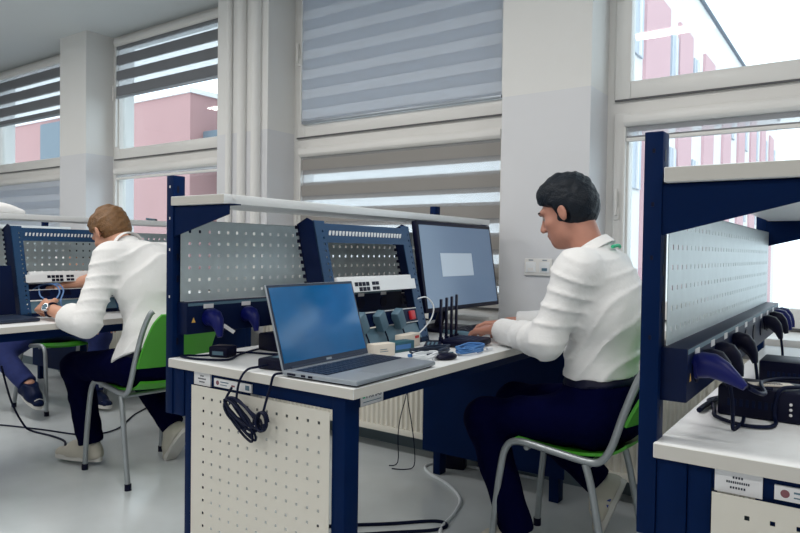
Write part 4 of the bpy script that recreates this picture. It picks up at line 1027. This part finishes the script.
t = thing('white_bundle', 'white rounded bundle lying on top of the left shelf at the photo edge', 'bundle', (-3.62, 1.62, 1.2715))
f = Field((-3.85, 1.35, 1.25), (-3.4, 1.9, 1.4), .006)
f.add(el((-3.62, 1.52, 1.29), (.09, .15, .045)), .03); f.add(el((-3.63, 1.60, 1.285), (.07, .13, .03)), .03)
f.add(half((-3.62, 1.62, 1.2722), (0, 0, -1), .4), .003, 's')
me = f.mesh('cloth'); me.transform(Matrix.Translation((3.62, -1.62, -1.2715))); link_mesh('cloth', me, SHIRT, t)
t = thing('marker_pen', 'dark marker lying on the left shelf behind the ginger-haired man', 'pen', (-3.54, 2.42, 1.279), .6)
MB().cyl((0, -.06, 0), (0, .05, 0), .007, 12).build('barrel', SLATE, t); MB().cyl((0, .05, 0), (0, .085, 0), .0075, 12).build('cap', BLACK, t)

# ------------------------------------------------------------------ floor cables
zf = .006
cable('floor_cable', 'white cable curving over the floor under the middle workbench', [(-1.20, 2.02, zf), (-1.351, 2.225, zf), (-1.40, 2.42, zf), (-1.463, 2.576, zf), (-1.60, 2.70, zf), (-1.748, 2.775, zf), (-1.83, 2.86, zf), (-1.807, 2.95, zf), (-1.70, 2.985, zf), (-1.55, 3.0, zf), (-1.3, 3.03, zf)], .007, CABW)
cable('floor_cable', 'black cable looping on the floor by the front leg of the middle workbench', [(-1.78, 1.95, zf), (-1.683, 2.05, zf), (-1.56, 2.16, zf), (-1.42, 2.30, zf), (-1.36, 2.29, zf), (-1.38, 2.22, zf), (-1.50, 2.10, zf), (-1.62, 1.98, zf), (-1.72, 1.88, zf)], .007, RUBBER)
cable('floor_cable', 'thin dark cable running across the open floor under the ginger-haired man', [(-4.6, 1.72, zf), (-4.384, 1.90, zf), (-4.05, 2.02, zf), (-3.727, 2.12, zf), (-3.70, 2.30, zf), (-3.939, 2.582, zf), (-4.1, 2.85, zf)], .0045, RUBBER)
cable('black_cable', 'black cord hanging from the bench and trailing to the cream shoe', [(-4.05, 1.80, .42), (-4.06, 1.86, .20), (-4.06, 1.93, .05), (-4.04, 1.97, zf+.002), (-3.85, 1.99, zf), (-3.70, 1.98, zf), (-3.60, 1.93, zf)], .006, RUBBER)
t = thing('power_adapter', 'black adapter on the floor beneath the middle workbench near the wall', 'adapter', (-1.70, 2.95, 0), .3)
MB().box(-.05, .05, -.035, .035, 0, .075, .008).build('case', BLACK, t)
MB().tube([(0, 0, .07), (-.02, .0, .11), (-.06, .0, .09), (-.09, .0, .02), (-.12, .0, .004)], .004, 8, smooth=6).build('cord', RUBBER, t)
cable('hanging_wire', 'thin black wire hanging in a narrow loop before the radiator under the middle workbench', [(-1.99, 2.76, .004), (-1.955, 2.79, .02), (-1.963, 2.80, .147), (-1.95, 2.80, .25), (-1.914, 2.80, .38), (-1.895, 2.80, .55), (-1.86, 2.80, .75), (-1.80, 2.80, .7665), (-1.78, 2.815, .7635), (-1.80, 2.83, .7665), (-1.86, 2.81, .75), (-1.892, 2.80, .55), (-1.907, 2.80, .38), (-1.883, 2.80, .248), (-1.863, 2.80, .134), (-1.86, 2.80, .02), (-1.89, 2.76, .004), (-1.95, 2.73, .004)], .0026, RUBBER, cat='wire', sm=4)
